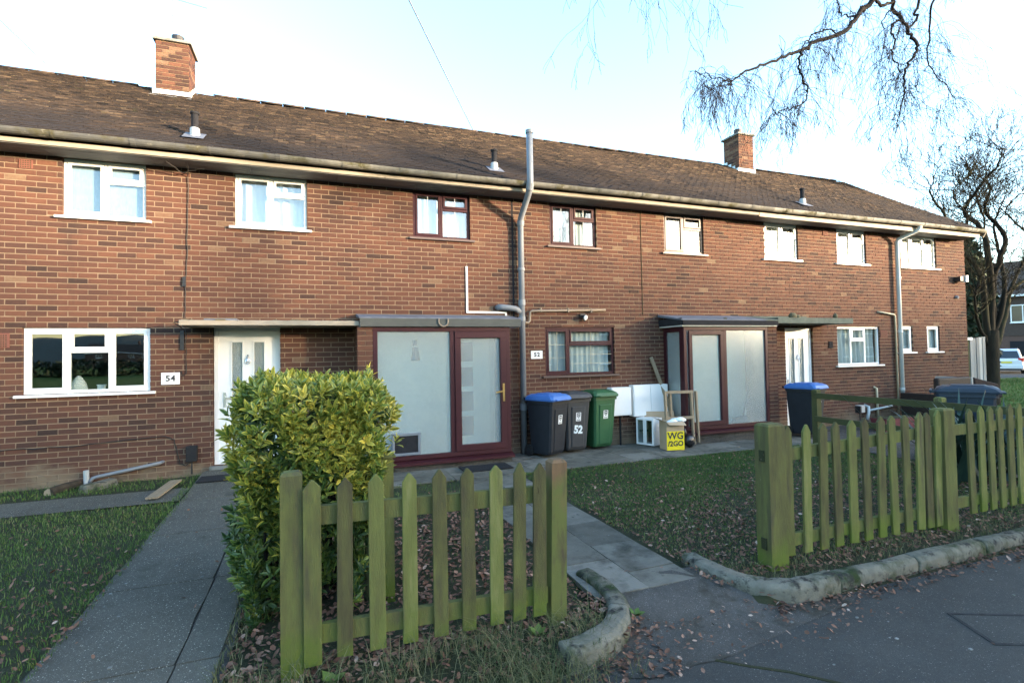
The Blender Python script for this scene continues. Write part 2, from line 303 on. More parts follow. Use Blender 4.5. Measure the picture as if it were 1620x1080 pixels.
def fast_mesh(name, verts, quads, tint, mt, extra=None):
    """numpy verts (n,3), faces (m,k) all of k corners, tint per face"""
    me = bpy.data.meshes.new(name); n, k = quads.shape
    me.vertices.add(len(verts)); me.vertices.foreach_set('co', np.ascontiguousarray(verts, np.float32).ravel())
    me.loops.add(n * k); me.loops.foreach_set('vertex_index', quads.astype(np.int32).ravel())
    me.polygons.add(n); me.polygons.foreach_set('loop_start', np.arange(0, n * k, k, dtype=np.int32))
    me.update(calc_edges=True)
    a = me.attributes.new('tint', 'FLOAT', 'FACE'); a.data.foreach_set('value', np.ascontiguousarray(tint, np.float32))
    if extra is not None:
        e = me.attributes.new('margin', 'FLOAT', 'POINT'); e.data.foreach_set('value', np.ascontiguousarray(extra, np.float32))
    me.materials.append(mt); me.validate(); me.shade_flat()
    return me
def link(name, me, parent=None, loc=(0, 0, 0), kind=None):
    o = bpy.data.objects.new(name, me); COL.objects.link(o); o.location = loc
    if parent is not None: o.parent = parent; ORI[o.name] = ORI.get(parent.name, Vector((0, 0, 0)))
    if kind: o['kind'] = kind
    return o
def text_mesh(txt, size, name, mt, parent, mw, extrude=.0015, bold=0., align='CENTER'):
    cu = bpy.data.curves.new('lettering', 'FONT'); cu.body = txt; cu.size = size; cu.extrude = extrude; cu.offset = bold
    cu.align_x = align; cu.align_y = 'CENTER'; cu.resolution_u = 3
    tmp = bpy.data.objects.new('lettering', cu); COL.objects.link(tmp); bpy.context.view_layer.update()
    me = bpy.data.meshes.new_from_object(tmp.evaluated_get(bpy.context.evaluated_depsgraph_get()))
    bpy.data.objects.remove(tmp)
    me.transform(mw); me.materials.clear(); me.materials.append(mt)
    a = me.attributes.new('tint', 'FLOAT', 'FACE'); a.data.foreach_set('value', [.5] * len(me.polygons))
    o = bpy.data.objects.new(name, me); COL.objects.link(o)
    if parent is not None: o.parent = parent
    return o
def facing(p, off, rz=0):     # text standing on a wall facing -Y, then turned
    return Matrix.Translation(Vector(p) - off) @ Matrix.Rotation(rz, 4, 'Z') @ Matrix.Rotation(R(90), 4, 'X')
# ------------------------------------------------------------------ ground levels
def sstep(a, b, x):
    t = np.clip((x - a) / (b - a), 0, 1); return t * t * (3 - 2 * t)
def hgt(x, y):
    x = np.asarray(x, float); y = np.asarray(y, float)
    left = 1 - sstep(-.9, .7, x)
    z = .165 + left * .105 * np.clip((y + 4.6) / 4.2, 0, 1)
    return z - .092 * np.where(x > 1.9, sstep(5.74, 5.92, -y), sstep(5.8, 6.1, -y))
def H(x, y): return float(hgt(x, y))

# ------------------------------------------------------------------ setting: ground sheets
def grid_sheet(name, x0, x1, y0, y1, st, dz, mt, zfun=None, cut=None):
    nx = max(2, int((x1 - x0) / st) + 1); ny = max(2, int((y1 - y0) / st) + 1)
    X, Y = np.meshgrid(np.linspace(x0, x1, nx), np.linspace(y0, y1, ny)); X = X.ravel(); Y = Y.ravel()
    Z = (hgt(X, Y) if zfun is None else zfun(X, Y)) + dz
    i = np.arange((nx - 1) * (ny - 1)); a = (i // (nx - 1)) * nx + i % (nx - 1)
    q = np.stack([a, a + 1, a + nx + 1, a + nx], 1)
    me = fast_mesh(name, np.stack([X, Y, Z], 1), q, np.full(len(q), .5), mt); me.shade_smooth()
    return link(name, me, kind='structure')
def flat(name, pts, z, mt):
    mb = MB(); mb.add([(x, y, z) for x, y in pts], [tuple(range(len(pts)))]); o = mb.build(name, mt); o['kind'] = 'structure'; return o
flat('ground', [(-400, -400), (400, -400), (400, 400), (-400, 400)], -.03, M['verge'])
def lumpy(X, Y):
    ap = sstep(1.62, 1.9, X) * (1 - sstep(2.86, 3.0, X)) * sstep(5.0, 5.3, -Y) * .10
    return hgt(X, Y) - ap + .012 * np.sin(X * 2.1 + Y) * np.sin(Y * 1.7) + .008 * np.sin(X * 5.3) * np.sin(Y * 4.7 + X)
grid_sheet('garden_soil', -8, 17, -6.15, .06, .12, -.012, M['soil'], lumpy)
flat('pavement', [(-40, -9.4), (60, -9.4), (60, -5.72), (-40, -6.02)], .085, M['tarmac'])
flat('road', [(-60, -17), (80, -17), (80, -9.55), (-60, -9.55)], 0.0, M['tarmac'])
mb = MB().box(-40, 60, -9.55, -9.4, -.05, .089); o = mb.build('road_kerb', M['kerb']); o['kind'] = 'structure'
flat('far_pavement', [(-60, -19.5), (80, -19.5), (80, -17), (-60, -17)], .05, M['tarmac'])
# rough apron of older tarmac where path meets pavement
rows = [(-5.20, 1.95, 2.88), (-5.42, 1.98, 2.90), (-5.55, 1.95, 2.93), (-5.70, 1.88, 3.12), (-5.85, 1.72, 3.60), (-5.95, 1.60, 3.75), (-6.03, 1.55, 3.60), (-6.12, 1.60, 2.9), (-6.2, 1.75, 2.35)]
mb = MB(); vs = []
for y, xa, xb in rows:
    z = .089 + .083 * float(sstep(5.95, 5.40, -y)) if y < -5.4 else .172
    for i in range(9):
        f = i / 8; vs.append((xa + (xb - xa) * f + random.uniform(-.02, .02), y + random.uniform(-.015, .015), z + random.uniform(-.003, .004)))
mb.add(vs, [(r * 9 + i, r * 9 + i + 1, r * 9 + i + 10, r * 9 + i + 9) for r in range(len(rows) - 1) for i in range(8)])
o = mb.build('path_apron', M['old_tarmac'], smooth=True); o['kind'] = 'structure'
def hill(X, Y):
    return -2 + (27 + 4 * np.sin(X * .013) + 2.5 * np.sin(X * .041 + 1) + 1.2 * np.sin(X * .21)) * np.sin(np.clip((-400 - Y) / 120, 0, 1) * np.pi / 2)
grid_sheet('added_hill', -420, 130, -560, -400, 6, 0, M['hill_grey'], hill)  # unseen hill, added to cover the yellow horizon glow reflected in the window
grid_sheet('verge_lawn', 16.1, 37, -5.4, 9.2, .6, 0, M['verge'], lambda X, Y: .10 + .03 * np.sin(X * .7) * np.sin(Y * .9))
flat('side_path', [(17.2, -3.2), (17.2, -1.7), (27, 3.6), (27, 2.4)], .155, M['concrete'])
flat('side_road', [(37, -6), (80, -6), (80, 30), (30, 30), (30, 9.2), (37, 9.2)], .02, M['tarmac'])
# the joint in the asphalt
mb = MB(); px = [(2.17, -6.16), (2.35, -6.32), (2.52, -6.45), (2.8, -6.75), (3.0, -7.1)]
for a, b in zip(px, px[1:]): mb.obox((*a, .0865), (*b, .0865), .022, .004)
tag(mb.build('pavement_joint', M['soil']), kind='structure')

# ------------------------------------------------------------------ the terrace
HX0, HX1 = -7.0, 16.07
BZ = .12
T = root('brick_terrace', 'long two-storey brick terrace with brown tiled roof and two chimneys', 'terraced houses', (6, 0, BZ))
TO = Vector((6, 0, BZ))
TOPZ = 4.73
wins = {  # name: x0,x1,z0,z1
 'a': (-3.235, -2.27, 3.93, TOPZ), 'b': (-1.14, -.13, 3.93, TOPZ), 'c': (1.53, 2.52, 3.93, TOPZ), 'd': (4.05, 5.02, 3.93, TOPZ),
 'e': (6.57, 7.55, 3.93, TOPZ), 'f': (9.20, 10.18, 3.93, TOPZ), 'g': (11.39, 12.36, 3.93, TOPZ), 'h': (13.59, 14.93, 3.93, TOPZ),
 'i': (-3.66, -2.22, 1.51, 2.40), 'j': (3.91, 5.36, 1.53, 2.42), 'k': (11.31, 12.73, 1.54, 2.44), 'l': (13.42, 13.92, 1.82, 2.46), 'm': (14.46, 14.95, 1.82, 2.46)}
doors = {'54': (-1.44, -.53, .38, 2.43), '48': (9.71, 10.54, .2, 2.41), 'p52': (1.98, 2.92, .22, 2.3), 'pR': (6.85, 7.7, .22, 2.3)}
OPEN = list(wins.values()) + list(doors.values())
# mortar wall slab with openings, 9 mm behind the brick faces
def slab_wall(x0, x1, z0, z1, y0, y1, opens, name, mt):
    e = .006; ops = [(a - e, b + e, c - e, d + e) for a, b, c, d in opens]
    xs = sorted({x0, x1, *[v for o in ops for v in o[:2]]}); zs = sorted({z0, z1, *[min(v, z1) for o in ops for v in o[2:]]})
    xs = [x for x in xs if x0 <= x <= x1]; zs = [z for z in zs if z0 <= z <= z1]
    mb = MB()
    def hole(i, k):
        if i < 0 or k < 0 or i >= len(xs) - 1 or k >= len(zs) - 1: return True
        cx = (xs[i] + xs[i + 1]) / 2; cz = (zs[k] + zs[k + 1]) / 2
        return any(a < cx < b and c < cz < d for a, b, c, d in ops)
    for i in range(len(xs) - 1):
        for k in range(len(zs) - 1):
            if hole(i, k): continue
            a, b, c, d = xs[i], xs[i + 1], zs[k], zs[k + 1]
            mb.add([(a, y0, c), (b, y0, c), (b, y0, d), (a, y0, d)], [(0, 1, 2, 3)]); mb.add([(a, y1, c), (b, y1, c), (b, y1, d), (a, y1, d)], [(3, 2, 1, 0)])
            if hole(i - 1, k): mb.add([(a, y0, c), (a, y1, c), (a, y1, d), (a, y0, d)], [(0, 1, 2, 3)])
            if hole(i + 1, k): mb.add([(b, y0, c), (b, y1, c), (b, y1, d), (b, y0, d)], [(3, 2, 1, 0)])
            if hole(i, k - 1): mb.add([(a, y0, c), (b, y0, c), (b, y1, c), (a, y1, c)], [(0, 1, 2, 3)])
            if hole(i, k + 1): mb.add([(a, y0, d), (b, y0, d), (b, y1, d), (a, y1, d)], [(3, 2, 1, 0)])
    return mb.build(name, mt, T)
wall = slab_wall(HX0, HX1 - .009, -.1, 5.0, .0045, .28, OPEN, 'wall', M['mortar'])
mb = MB(); mb.box(HX1 - .28, HX1 - .009, .282, 7.0, -.1, 4.9); mb.box(HX0, HX0 + .25, .282, 7.0, -.1, 4.9); mb.box(HX0, HX1, 7.0, 7.25, -.1, 4.9)
for gx in (HX1 - .27, HX0 + .02):
    mb.add([(gx, .2, 4.88), (gx, 6.8, 4.88), (gx, 3.5, 7.2), (gx + .2, .2, 4.88), (gx + .2, 6.8, 4.88), (gx + .2, 3.5, 7.2)], [(0, 1, 2), (3, 5, 4), (0, 3, 4, 1), (1, 4, 5, 2), (2, 5, 3, 0)])
mb.build('rear_wall', M['far_brick'], T)
mb = MB()
for zz in (.1, 2.5): mb.box(HX0 + .25, HX1 - .28, .3, 6.98, zz, zz + .06)
mb.box(HX0 + .25, HX1 - .28, .3, 6.98, 4.76, 4.8); mb.box(HX0 + .25, HX1 - .28, 3.4, 3.5, .16, 4.76)
for xx in (.6, 6.0, 8.9, 13.0): mb.box(xx - .05, xx + .05, .3, 3.4, .16, 4.76)
mb.build('inner_room', M['dark_room'], T)
# bricks
CZ = .0757; BX = .225; JZ = .0125; JX = .0120
FRAME_OK = lambda x, z: -3.88 < x < -2.4 and .35 < z < 4.7
rects = []; singles = []
def subtract(rs, op):
    out = []
    for a, b, c, d in rs:
        A, B, C2, D = op
        if b <= A + 1e-4 or a >= B - 1e-4 or d <= C2 + 1e-4 or c >= D - 1e-4: out.append((a, b, c, d)); continue
        c0, d0 = max(c, C2), min(d, D)
        if a < A - .012: out.append((a, A, c0, d0))
        if b > B + .012: out.append((B, b, c0, d0))
        if c < C2 - .012: out.append((a, b, c, C2))
        if d > D + .012: out.append((a, b, D, d))
    return out
def brick_tint(x, z):
    t = random.triangular(.2, .8, .5) + .10 * math.sin(x * .8 + 1.1 * math.sin(z * 1.3)) * math.sin(z * 1.9 + x * .35)
    for a, b, c, d in wins.values():
        if a - .1 < x + .1 < b + .1 and c - .75 < z < c - .03 and random.random() < .75 * (1 - (c - z) / .75): t -= random.uniform(.08, .26)
    if z > TOPZ - .3 and random.random() < .5: t -= random.uniform(0, .2)
    if x != 0 and abs(x - 3.25) < .22 and z > 2.4: t -= random.uniform(.05, .3)
    if random.random() < .04: t = random.uniform(.05, .18)
    if random.random() < .02: t = random.uniform(.88, 1)
    return t
k = 0; z = TOPZ + .01
while z > -.05:
    zb = z - CZ + JZ; x = HX0 - (k % 2) * BX / 2 + .0004 * k
    while x < HX1:
        xa, xb = max(x, HX0), min(x + BX - JX, HX1)
        if xb - xa > .02:
            rs = [(xa, xb, zb, z)]
            for op in OPEN: rs = subtract(rs, op)
            full = len(rs) == 1 and rs[0] == (xa, xb, zb, z) and xb - xa > .21
            for q in rs:
                t = brick_tint(xa, z)
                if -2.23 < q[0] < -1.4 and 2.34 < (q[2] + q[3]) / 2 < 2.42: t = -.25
                if full and FRAME_OK(xa, zb): singles.append((xa, zb, t))
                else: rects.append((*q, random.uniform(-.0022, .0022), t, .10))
        x += BX
    k += 1; z -= CZ
singles.sort(key=lambda q: q[0] * .349 + abs(q[1] - 2.2) * .06)
for q in singles[300:]: rects.append((q[0], q[0] + BX - JX, q[1], q[1] + CZ - JZ, random.uniform(-.0022, .0022), q[2], .10))
singles = singles[:300]
def pillar(x0, x1, y0, y1, z0, z1):   # courses of a small brick pier, front and sides
    kk = 0; zz = z1; mb = MB()
    while zz > z0 + .02:
        zb = max(zz - CZ + JZ, z0); xm = x0 + (x1 - x0) * (.52 if kk % 2 else 1)
        if kk % 2: mb.box(x0, xm - .005, y0 + random.uniform(-.002, .002), y0 + .1, zb, zz, brick_tint(0, 0)); mb.box(xm + .005, x1, y0, y0 + .1, zb, zz, brick_tint(0, 0))
        else: mb.box(x0, x1, y0 + random.uniform(-.002, .002), y0 + .1, zb, zz, brick_tint(0, 0))
        yy = y0 + (.11 if kk % 2 else .105); L = .215 if kk % 2 else .105
        while yy < y1 - .02:
            mb.box(x0, x0 + .1, yy + .005, min(yy + L, y1), zb, zz, brick_tint(0, 0)); mb.box(x1 - .1, x1, yy + .005, min(yy + L, y1), zb, zz, brick_tint(0, 0)); yy += L + .01; L = .215
        kk += 1; zz -= CZ
    c = MB().box(x0 + .008, x1 - .008, y0 + .01, y1, z0, z1)
    pm = c.build('brick_pier', M['mortar'], T); mb.build('pier_brick', M['brick'], pm, kind='stuff'); return pm
ra = np.array(rects); n = len(ra)
x0, x1, z0, z1, yf, tt, dp = ra.T; y1 = yf + dp
V = np.stack([np.stack(c, 1) for c in ((x0, yf, z0), (x1, yf, z0), (x1, yf, z1), (x0, yf, z1), (x0, y1, z0), (x1, y1, z0), (x1, y1, z1), (x0, y1, z1))], 1)
jit = rng.normal(0, .0011, (n, 4, 2)); V[:, :4, 0] += jit[:, :, 0]; V[:, :4, 2] += jit[:, :, 1]
V = V.reshape(-1, 3) - np.array(TO)
Q = np.array([(0, 1, 2, 3), (1, 5, 6, 2), (4, 0, 3, 7), (3, 2, 6, 7), (4, 5, 1, 0)])
Q = (np.arange(n)[:, None, None] * 8 + Q[None]).reshape(-1, 4)
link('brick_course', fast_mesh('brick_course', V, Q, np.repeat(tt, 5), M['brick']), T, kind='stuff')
bmesh_brick = []
for i in range(12):
    t = (i + .5) / 12; mb = MB(); w, h = BX - JX, CZ - JZ; j = lambda: random.gauss(0, .0011)
    vs = [(j(), 0, j()), (w + j(), 0, j()), (w + j(), 0, h + j()), (j(), 0, h + j()), (0, .1, 0), (w, .1, 0), (w, .1, h), (0, .1, h)]
    mb.add(vs, [(0, 1, 2, 3), (1, 5, 6, 2), (4, 0, 3, 7), (3, 2, 6, 7), (4, 5, 1, 0)], t)
    o = mb.build('brick', M['brick']); bmesh_brick.append(o.data); bpy.data.objects.remove(o)
for xa, zb, t in singles:
    o = link('brick', bmesh_brick[min(11, max(0, int(t * 12)))], T, Vector((xa, random.uniform(-.0022, .0022), zb)) - TO)

# windows -----------------------------------------------------------
def bars(mb, x0, x1, z0, z1, w, y0, y1):
    mb.box(x0, x1, y0, y1, z0, z0 + w); mb.box(x0, x1, y0, y1, z1 - w, z1)
    mb.box(x0, x0 + w, y0 + .0005, y1 - .0005, z0 + w, z1 - w); mb.box(x1 - w, x1, y0 + .0005, y1 - .0005, z0 + w, z1 - w)
def pane(x0, x1, z0, z1, y, par, mt='glass', name='pane'):
    MB().box(x0, x1, y, y + .004, z0, z1).build(name, M[mt], par)
def sash(w, x0, x1, z0, z1, fm, sill_dark=False, glass='glass', lead=None):
    mb = MB(); bars(mb, x0 + .004, x1 - .004, z0 + .004, z1 - .004, .036, .026, .075)
    s = mb.build('sash', M[fm], w, bevel=.004); pane(x0 + .03, x1 - .03, z0 + .03, z1 - .03, .05, w, glass)
    leads(w, x0 + .04, x1 - .04, z0 + .04, z1 - .04, lead)
def leads(w, x0, x1, z0, z1, lead):
    if not lead: return
    mb = MB()
    for i in range(1, lead[0]):
        x = x0 + (x1 - x0) * i / lead[0]; mb.box(x - .004, x + .004, .044, .0495, z0, z1)
    for i in range(1, lead[1]):
        z = z0 + (z1 - z0) * i / lead[1]; mb.box(x0, x1, .0435, .0485, z - .004, z + .004)
    if mb.v: mb.build('glazing_bar', M[lead[2]], w)
def curtain(w, x0, x1, z0, z1, y, folds, mt='net_curtain', amp=.018):
    n = max(20, int(folds * 8)); vs = []
    for i in range(n + 1):
        f = i / n; x = x0 + (x1 - x0) * f; d = amp * math.sin(f * folds * 2 * math.pi) + amp * .5 * math.sin(f * folds * 4.7 + 1)
        vs += [(x, y + d * .7, z1), (x + amp * .4 * math.sin(f * 17), y + d, (z0 + z1) / 2), (x, y + d * 1.25, z0)]
    mb = MB(); mb.add(vs, [(i * 3 + a, i * 3 + 3 + a, i * 3 + 4 + a, i * 3 + 1 + a) for i in range(n) for a in (0, 1)])
    mb.build('net_curtain', M[mt], w, smooth=True)
def window(key, fm, lay, sillm, glass='glass', lead=None, sill_over=.07, label=None):
    x0, x1, z0, z1 = wins[key]; fw = .042
    mb = MB(); bars(mb, x0 + .003, x1 - .003, z0 + .002, z1 - .003, fw, .035, .095)
    kind, cuts = lay
    xs = [x0 + fw] + [x0 + (x1 - x0) * c for c in cuts] + [x1 - fw]
    for c in xs[1:-1]: mb.box(c - fw / 2, c + fw / 2, .036, .094, z0 + fw, z1 - fw)
    cells = [(xs[i] + (fw / 2 if i else 0), xs[i + 1] - (fw / 2 if i < len(xs) - 2 else 0)) for i in range(len(xs) - 1)]
    tr = z1 - (z1 - z0) * .36
    for a, b in [cells[i] for i in kind.get('fan', ())]: mb.box(a, b, .037, .093, tr - fw / 2, tr + fw / 2)
    w = mb.build('window', M[fm], T, bevel=.005, label=label)
    for i, (a, b) in enumerate(cells):
        if i in kind.get('fan', ()):
            sash(w, a, b, tr + fw / 2, z1 - fw, fm, glass=glass, lead=lead and (lead[0], lead[3], lead[2]))
            pane(a, b, z0 + fw, tr - fw / 2, .06, w, glass); leads(w, a, b, z0 + fw, tr - fw / 2, lead)
        elif i in kind.get('open', ()): sash(w, a, b, z0 + fw, z1 - fw, fm, glass=glass, lead=lead)
        else: pane(a, b, z0 + fw, z1 - fw, .06, w, glass); leads(w, a, b, z0 + fw, z1 - fw, lead)
    s = MB().add([(x0 - sill_over, -.055, z0 - .038), (x1 + sill_over, -.055, z0 - .038), (x1 + sill_over, -.055, z0 - .006), (x0 - sill_over, -.055, z0 - .006),
                  (x0 - sill_over, .09, z0 - .038), (x1 + sill_over, .09, z0 - .038), (x1 + sill_over, .09, z0 + .001), (x0 - sill_over, .09, z0 + .001)],
                 [(0, 1, 2, 3), (7, 6, 5, 4), (0, 4, 5, 1), (1, 5, 6, 2), (2, 6, 7, 3), (3, 7, 4, 0)])
    s.build('sill', M[sillm], w)
    return w
two = ({'open': (0,), 'fan': (1,)}, [.5]); three = ({'open': (0, 2), 'fan': (1,)}, [.33, .655])
w = window('a', 'white_plastic', ({'open': (0,), 'fan': (1,)}, [.5]), 'white_plastic'); MB().box(-3.2, -2.3, .12, .125, 3.95, 4.71).build('blind', M['blind_glass'], w)
w = window('b', 'white_plastic', two, 'white_plastic'); curtain(w, -1.1, -.17, 3.97, 4.7, .2, 7)
w = window('c', 'maroon_plastic', two, 'brown_plastic', lead=(2, 1, 'white_plastic', 1)); curtain(w, 1.57, 2.48, 3.97, 4.7, .17, 9)
w = window('d', 'maroon_plastic', two, 'brown_plastic', lead=(2, 1, 'white_plastic', 1)); curtain(w, 4.09, 4.98, 3.97, 4.7, .17, 9)
w = window('e', 'brown_plastic', two, 'brown_plastic'); curtain(w, 6.6, 7.5, 3.97, 4.7, .2, 6)  # curtain added, as in the next three windows, to stand in for white reflection
w = window('f', 'white_plastic', two, 'white_plastic'); curtain(w, 9.24, 10.14, 3.97, 4.7, .2, 6)
w = window('g', 'white_plastic', two, 'white_plastic'); curtain(w, 11.43, 12.32, 3.97, 4.7, .2, 6)
w = window('h', 'white_plastic', ({'open': (0,), 'fan': (1,)}, [.3, .66]), 'white_plastic'); curtain(w, 13.63, 14.89, 3.97, 4.7, .2, 8)
w54 = window('i', 'white_plastic', ({'open': (0, 2), 'fan': (1,)}, [.335, .665]), 'white_plastic', label='wide white kitchen window beside the number 54 plate')
w = window('j', 'maroon_plastic', ({'open': (0,), 'fan': (1,)}, [.335]), 'brown_plastic', lead=(2, 3, 'cream_pipe', 1)); curtain(w, 3.95, 5.32, 1.56, 2.39, .16, 12)
w = window('k', 'white_plastic', ({'fan': (1,)}, [.335, .665]), 'white_plastic'); curtain(w, 11.35, 12.69, 1.57, 2.41, .16, 9, amp=.03)
for kx in 'lm':
    w = window(kx, 'white_plastic', ({'open': (0,)}, []), 'white_plastic'); x0, x1, z0, z1 = wins[kx]; MB().box(x0 + .02, x1 - .02, .12, .125, z0 + .02, z1 - .02).build('blind', M['net_curtain'], w)
# things on the inside sill of the wide window
th = root('striped_lamp_shade', 'pale ribbed shade standing inside the left pane of the wide white window', 'lamp', (-3.13, .24, 1.52))
mb = MB()
for i in range(7): mb.tube([(-3.13, .24, 1.55 + i * .028), (-3.13, .24, 1.573 + i * .028)], [.10 - .0018 * i * i, .10 - .0018 * (i + .8) ** 2], 16)
mb.build('shade', M['net_curtain'], th, smooth=True); MB().tube([(-3.13, .24, 1.52), (-3.13, .24, 1.551)], .05, 14).build('foot', M['white_plastic'], th)
th = root('white_mug', 'small white pot on the inside sill of the wide white window', 'pot', (-2.86, .22, 1.52))
MB().tube([(-2.86, .22, 1.52), (-2.86, .22, 1.60), (-2.86, .22, 1.602)], [.045, .05, .055], 16).build('bowl', M['white_plastic'], th); MB().tube([(-2.86, .22, 1.603), (-2.86, .22, 1.612)], .057, 16).build('rim', M['white_plastic'], th)
MB().box(-3.66, -2.22, .10, .34, 1.495, 1.518).build('inner_sill', M['white_plastic'], w54)

# doors -------------------------------------------------------------
def panel_door(x0, x1, z0, z1, y, glass_x, gz, fm, name, handle_x, label, knocker=True):
    mb = MB(); bars(mb, x0 + .003, x1 - .003, z0, z1 - .003, .062, y - .01, y + .07)
    d = mb.build('door', M[fm], T, bevel=.004, label=label)
    a, b = x0 + .066, x1 - .066; zz0, zz1 = z0 + .066, z1 - .068
    leaf = MB(); xs = [a] + [v for g in glass_x for v in g] + [b]
    for i in range(0, len(xs), 2): leaf.box(xs[i], xs[i + 1], y + .004, y + .05, zz0, zz1)
    for g in glass_x: leaf.box(g[0], g[1], y + .0045, y + .0495, zz0, gz[0]); leaf.box(g[0], g[1], y + .0045, y + .0495, gz[1], zz1)
    leaf.build('door_leaf', M[fm], d)
    for g in glass_x:
        t = MB(); bars(t, g[0] - .022, g[1] + .022, gz[0] - .022, gz[1] + .022, .024, y - .008, y + .0035); t.build('glass_trim', M[fm], d, bevel=.003)
        MB().box(g[0], g[1], y + .02, y + .026, gz[0], gz[1]).build('pane', M['frosted_glass'], d)
    hz = z0 + .95
    h = MB(); h.box(handle_x - .018, handle_x + .018, y - .008, y + .003, hz - .11, hz + .11); h.obox((handle_x, y - .03, hz + .03), (handle_x + (.11 if handle_x < (x0 + x1) / 2 else -.11), y - .032, hz + .03), .016, .02); h.build('handle', M['chrome'], d)
    if knocker:
        cx = (x0 + x1) / 2; kn = MB().tube([(cx, y - .004, z0 + 1.62), (cx, y - .012, z0 + 1.56), (cx, y - .016, z0 + 1.52)], [.008, .022, .03], 8); kn.tube([(cx - .03, y - .014, z0 + 1.55), (cx - .028, y - .02, z0 + 1.50), (cx, y - .022, z0 + 1.475), (cx + .028, y - .02, z0 + 1.50), (cx + .03, y - .014, z0 + 1.55)], .008, 6)
        kn.build('knocker', M['chrome'], d)
    return d
panel_door(-1.44, -.53, .38, 2.43, .10, [(-1.20, -1.06), (-.90, -.76)], (1.18, 2.19), 'cream_white' if 'cream_white' in M else 'white_plastic', 'door', -1.30, 'white front door beside the number 54 plate')
MB().box(-1.48, -.49, -.06, .12, .33, .379).build('door_step', M['concrete'], T)
panel_door(9.71, 10.54, .2, 2.41, .06, [(9.90, 10.03), (10.18, 10.31)], (.55, 2.17), 'white_plastic', 'door', 9.82, 'white front door under the grey-green canopy')
MB().box(-1.52, -.9, -.75, -.25, .305, .317).build('door_mat_pad', M['mat_black']); o = bpy.data.objects['door_mat_pad']; o.name = 'door_mat'; tag(o, 'black door mat before the white door of number 54', 'door mat')

# brick piers, porches and canopies --------------------------------
pillar(.565, .79, -.62, -.002, .15, 2.40)
pillar(8.565, 8.80, -.62, -.002, .15, 2.42)
def porch(x0, x1, z0, z1, y, cells, fm, label, left_glass=False, right_panel=False):
    fw = .07
    mb = MB(); bars(mb, x0, x1, z0, z1, fw, y, y + .075)
    for c in cells[1:]:
        mb.box(c['x0'] - fw * .5, c['x0'] + fw * .5, y + .0005, y + .0745, z0 + fw, z1 - fw)
    p = mb.build('porch', M[fm], T, bevel=.005, label=label)
    MB().add([(x0 - .03, y - .09, z0 - .075), (x1 + .03, y - .09, z0 - .075), (x1 + .03, y - .09, z0 - .035), (x0 - .03, y - .09, z0 - .035), (x0 - .03, y + .07, z0 - .075), (x1 + .03, y + .07, z0 - .075), (x1 + .03, y + .07, z0 - .001), (x0 - .03, y + .07, z0 - .001)],
             [(0, 1, 2, 3), (7, 6, 5, 4), (0, 4, 5, 1), (1, 5, 6, 2), (2, 6, 7, 3), (3, 7, 4, 0)]).build('sill', M[fm], p)
    MB().box(x0, x1, y - .02, y + .08, .1, z0 - .076).build('plinth', M['old_tarmac'], p)
    for i, c in enumerate(cells):
        a = c['x0'] + (fw * .5 if i else fw); b = (cells[i + 1]['x0'] - fw * .5) if i + 1 < len(cells) else x1 - fw
        if c.get('sash'):
            s = MB(); wd = c['sash']; bars(s, a + .004, b - .004, z0 + fw + .004, z1 - fw - .004, wd, y - .016, y + .06); s.build('door_leaf' if c.get('handle') else 'sash', M[fm], p, bevel=.005)
            a, b, zz0, zz1 = a + wd, b - wd, z0 + fw + wd, z1 - fw - wd
        else: zz0, zz1 = z0 + fw, z1 - fw
        MB().box(a - .004, b + .004, y + .03, y + .036, zz0 - .004, zz1 + .004).build('frosted_pane', M['frosted_glass'], p)
        if c.get('handle'):
            hx = b + .045; h = MB().box(hx - .016, hx + .016, y - .026, y - .015, 1.17, 1.46); h.obox((hx, y - .05, 1.34), (hx - .14, y - .056, 1.32), .018, .022); h.box(hx - .01, hx + .01, y - .05, y - .025, 1.33, 1.35); h.build('handle', M['brass'], p)
    return p
P1 = porch(.79, 2.99, .335, 2.385, -.62, [{'x0': .79}, {'x0': 2.015, 'sash': .10, 'handle': 1}], 'maroon_plastic', 'maroon porch with frosted panel and glazed door')
MB().box(2.93, 2.99, -.54, -.003, .2, 2.385).build('side_panel', M['maroon_plastic'], P1)
MB().box(.80, 2.92, -.016, -.004, .2, 2.36).build('inner_wall', M['white_wall'], P1)
ind = MB(); xi = (2.0, 2.9); bars(ind, 2.06, 2.90, .23, 2.28, .07, -.034, -.018); ind.build('inner_door', M['white_plastic'], P1)
mb = MB()
for zt in (2.16, 1.73, 1.31, .89): mb.box(2.16, 2.52, -.03, -.02, zt - .33, zt)
mb.build('inner_glazing', M['cable'], P1)
lamp = MB().tube([(1.52, -.10, 2.08), (1.52, -.10, 1.86)], [.05, .075], 10); lamp.box(1.49, 1.55, -.10, -.017, 2.10, 2.2); lamp.build('porch_lantern', M['black_metal'], P1)
fl = MB(); bars(fl, 1.055, 1.49, .415, .755, .04, -.645, -.596); f = fl.build('cat_flap', M['grey_pipe'], P1, bevel=.004); MB().box(1.096, 1.45, -.632, -.61, .456, .714).build('flap', M['felt_black'], f)
P2 = porch(6.49, 8.56, .43, 2.40, -.62, [{'x0': 6.49}, {'x0': 7.47}], 'maroon_plastic', 'maroon glazed porch with full-height frosted panes')
s = MB(); bars(s, 6.60, 7.42, .51, 2.32, .075, -.636, -.56); s.build('sash', M['maroon_plastic'], P2, bevel=.005)
s = MB()
s.box(6.49, 6.56, -.08, -.004, .43, 2.40); s.box(6.49, 6.56, -.62 + .076, -.081, .43, .53); s.box(6.49, 6.56, -.62 + .076, -.081, 2.31, 2.40); s.box(6.488, 6.562, -.5435, -.49, .53, 2.31)
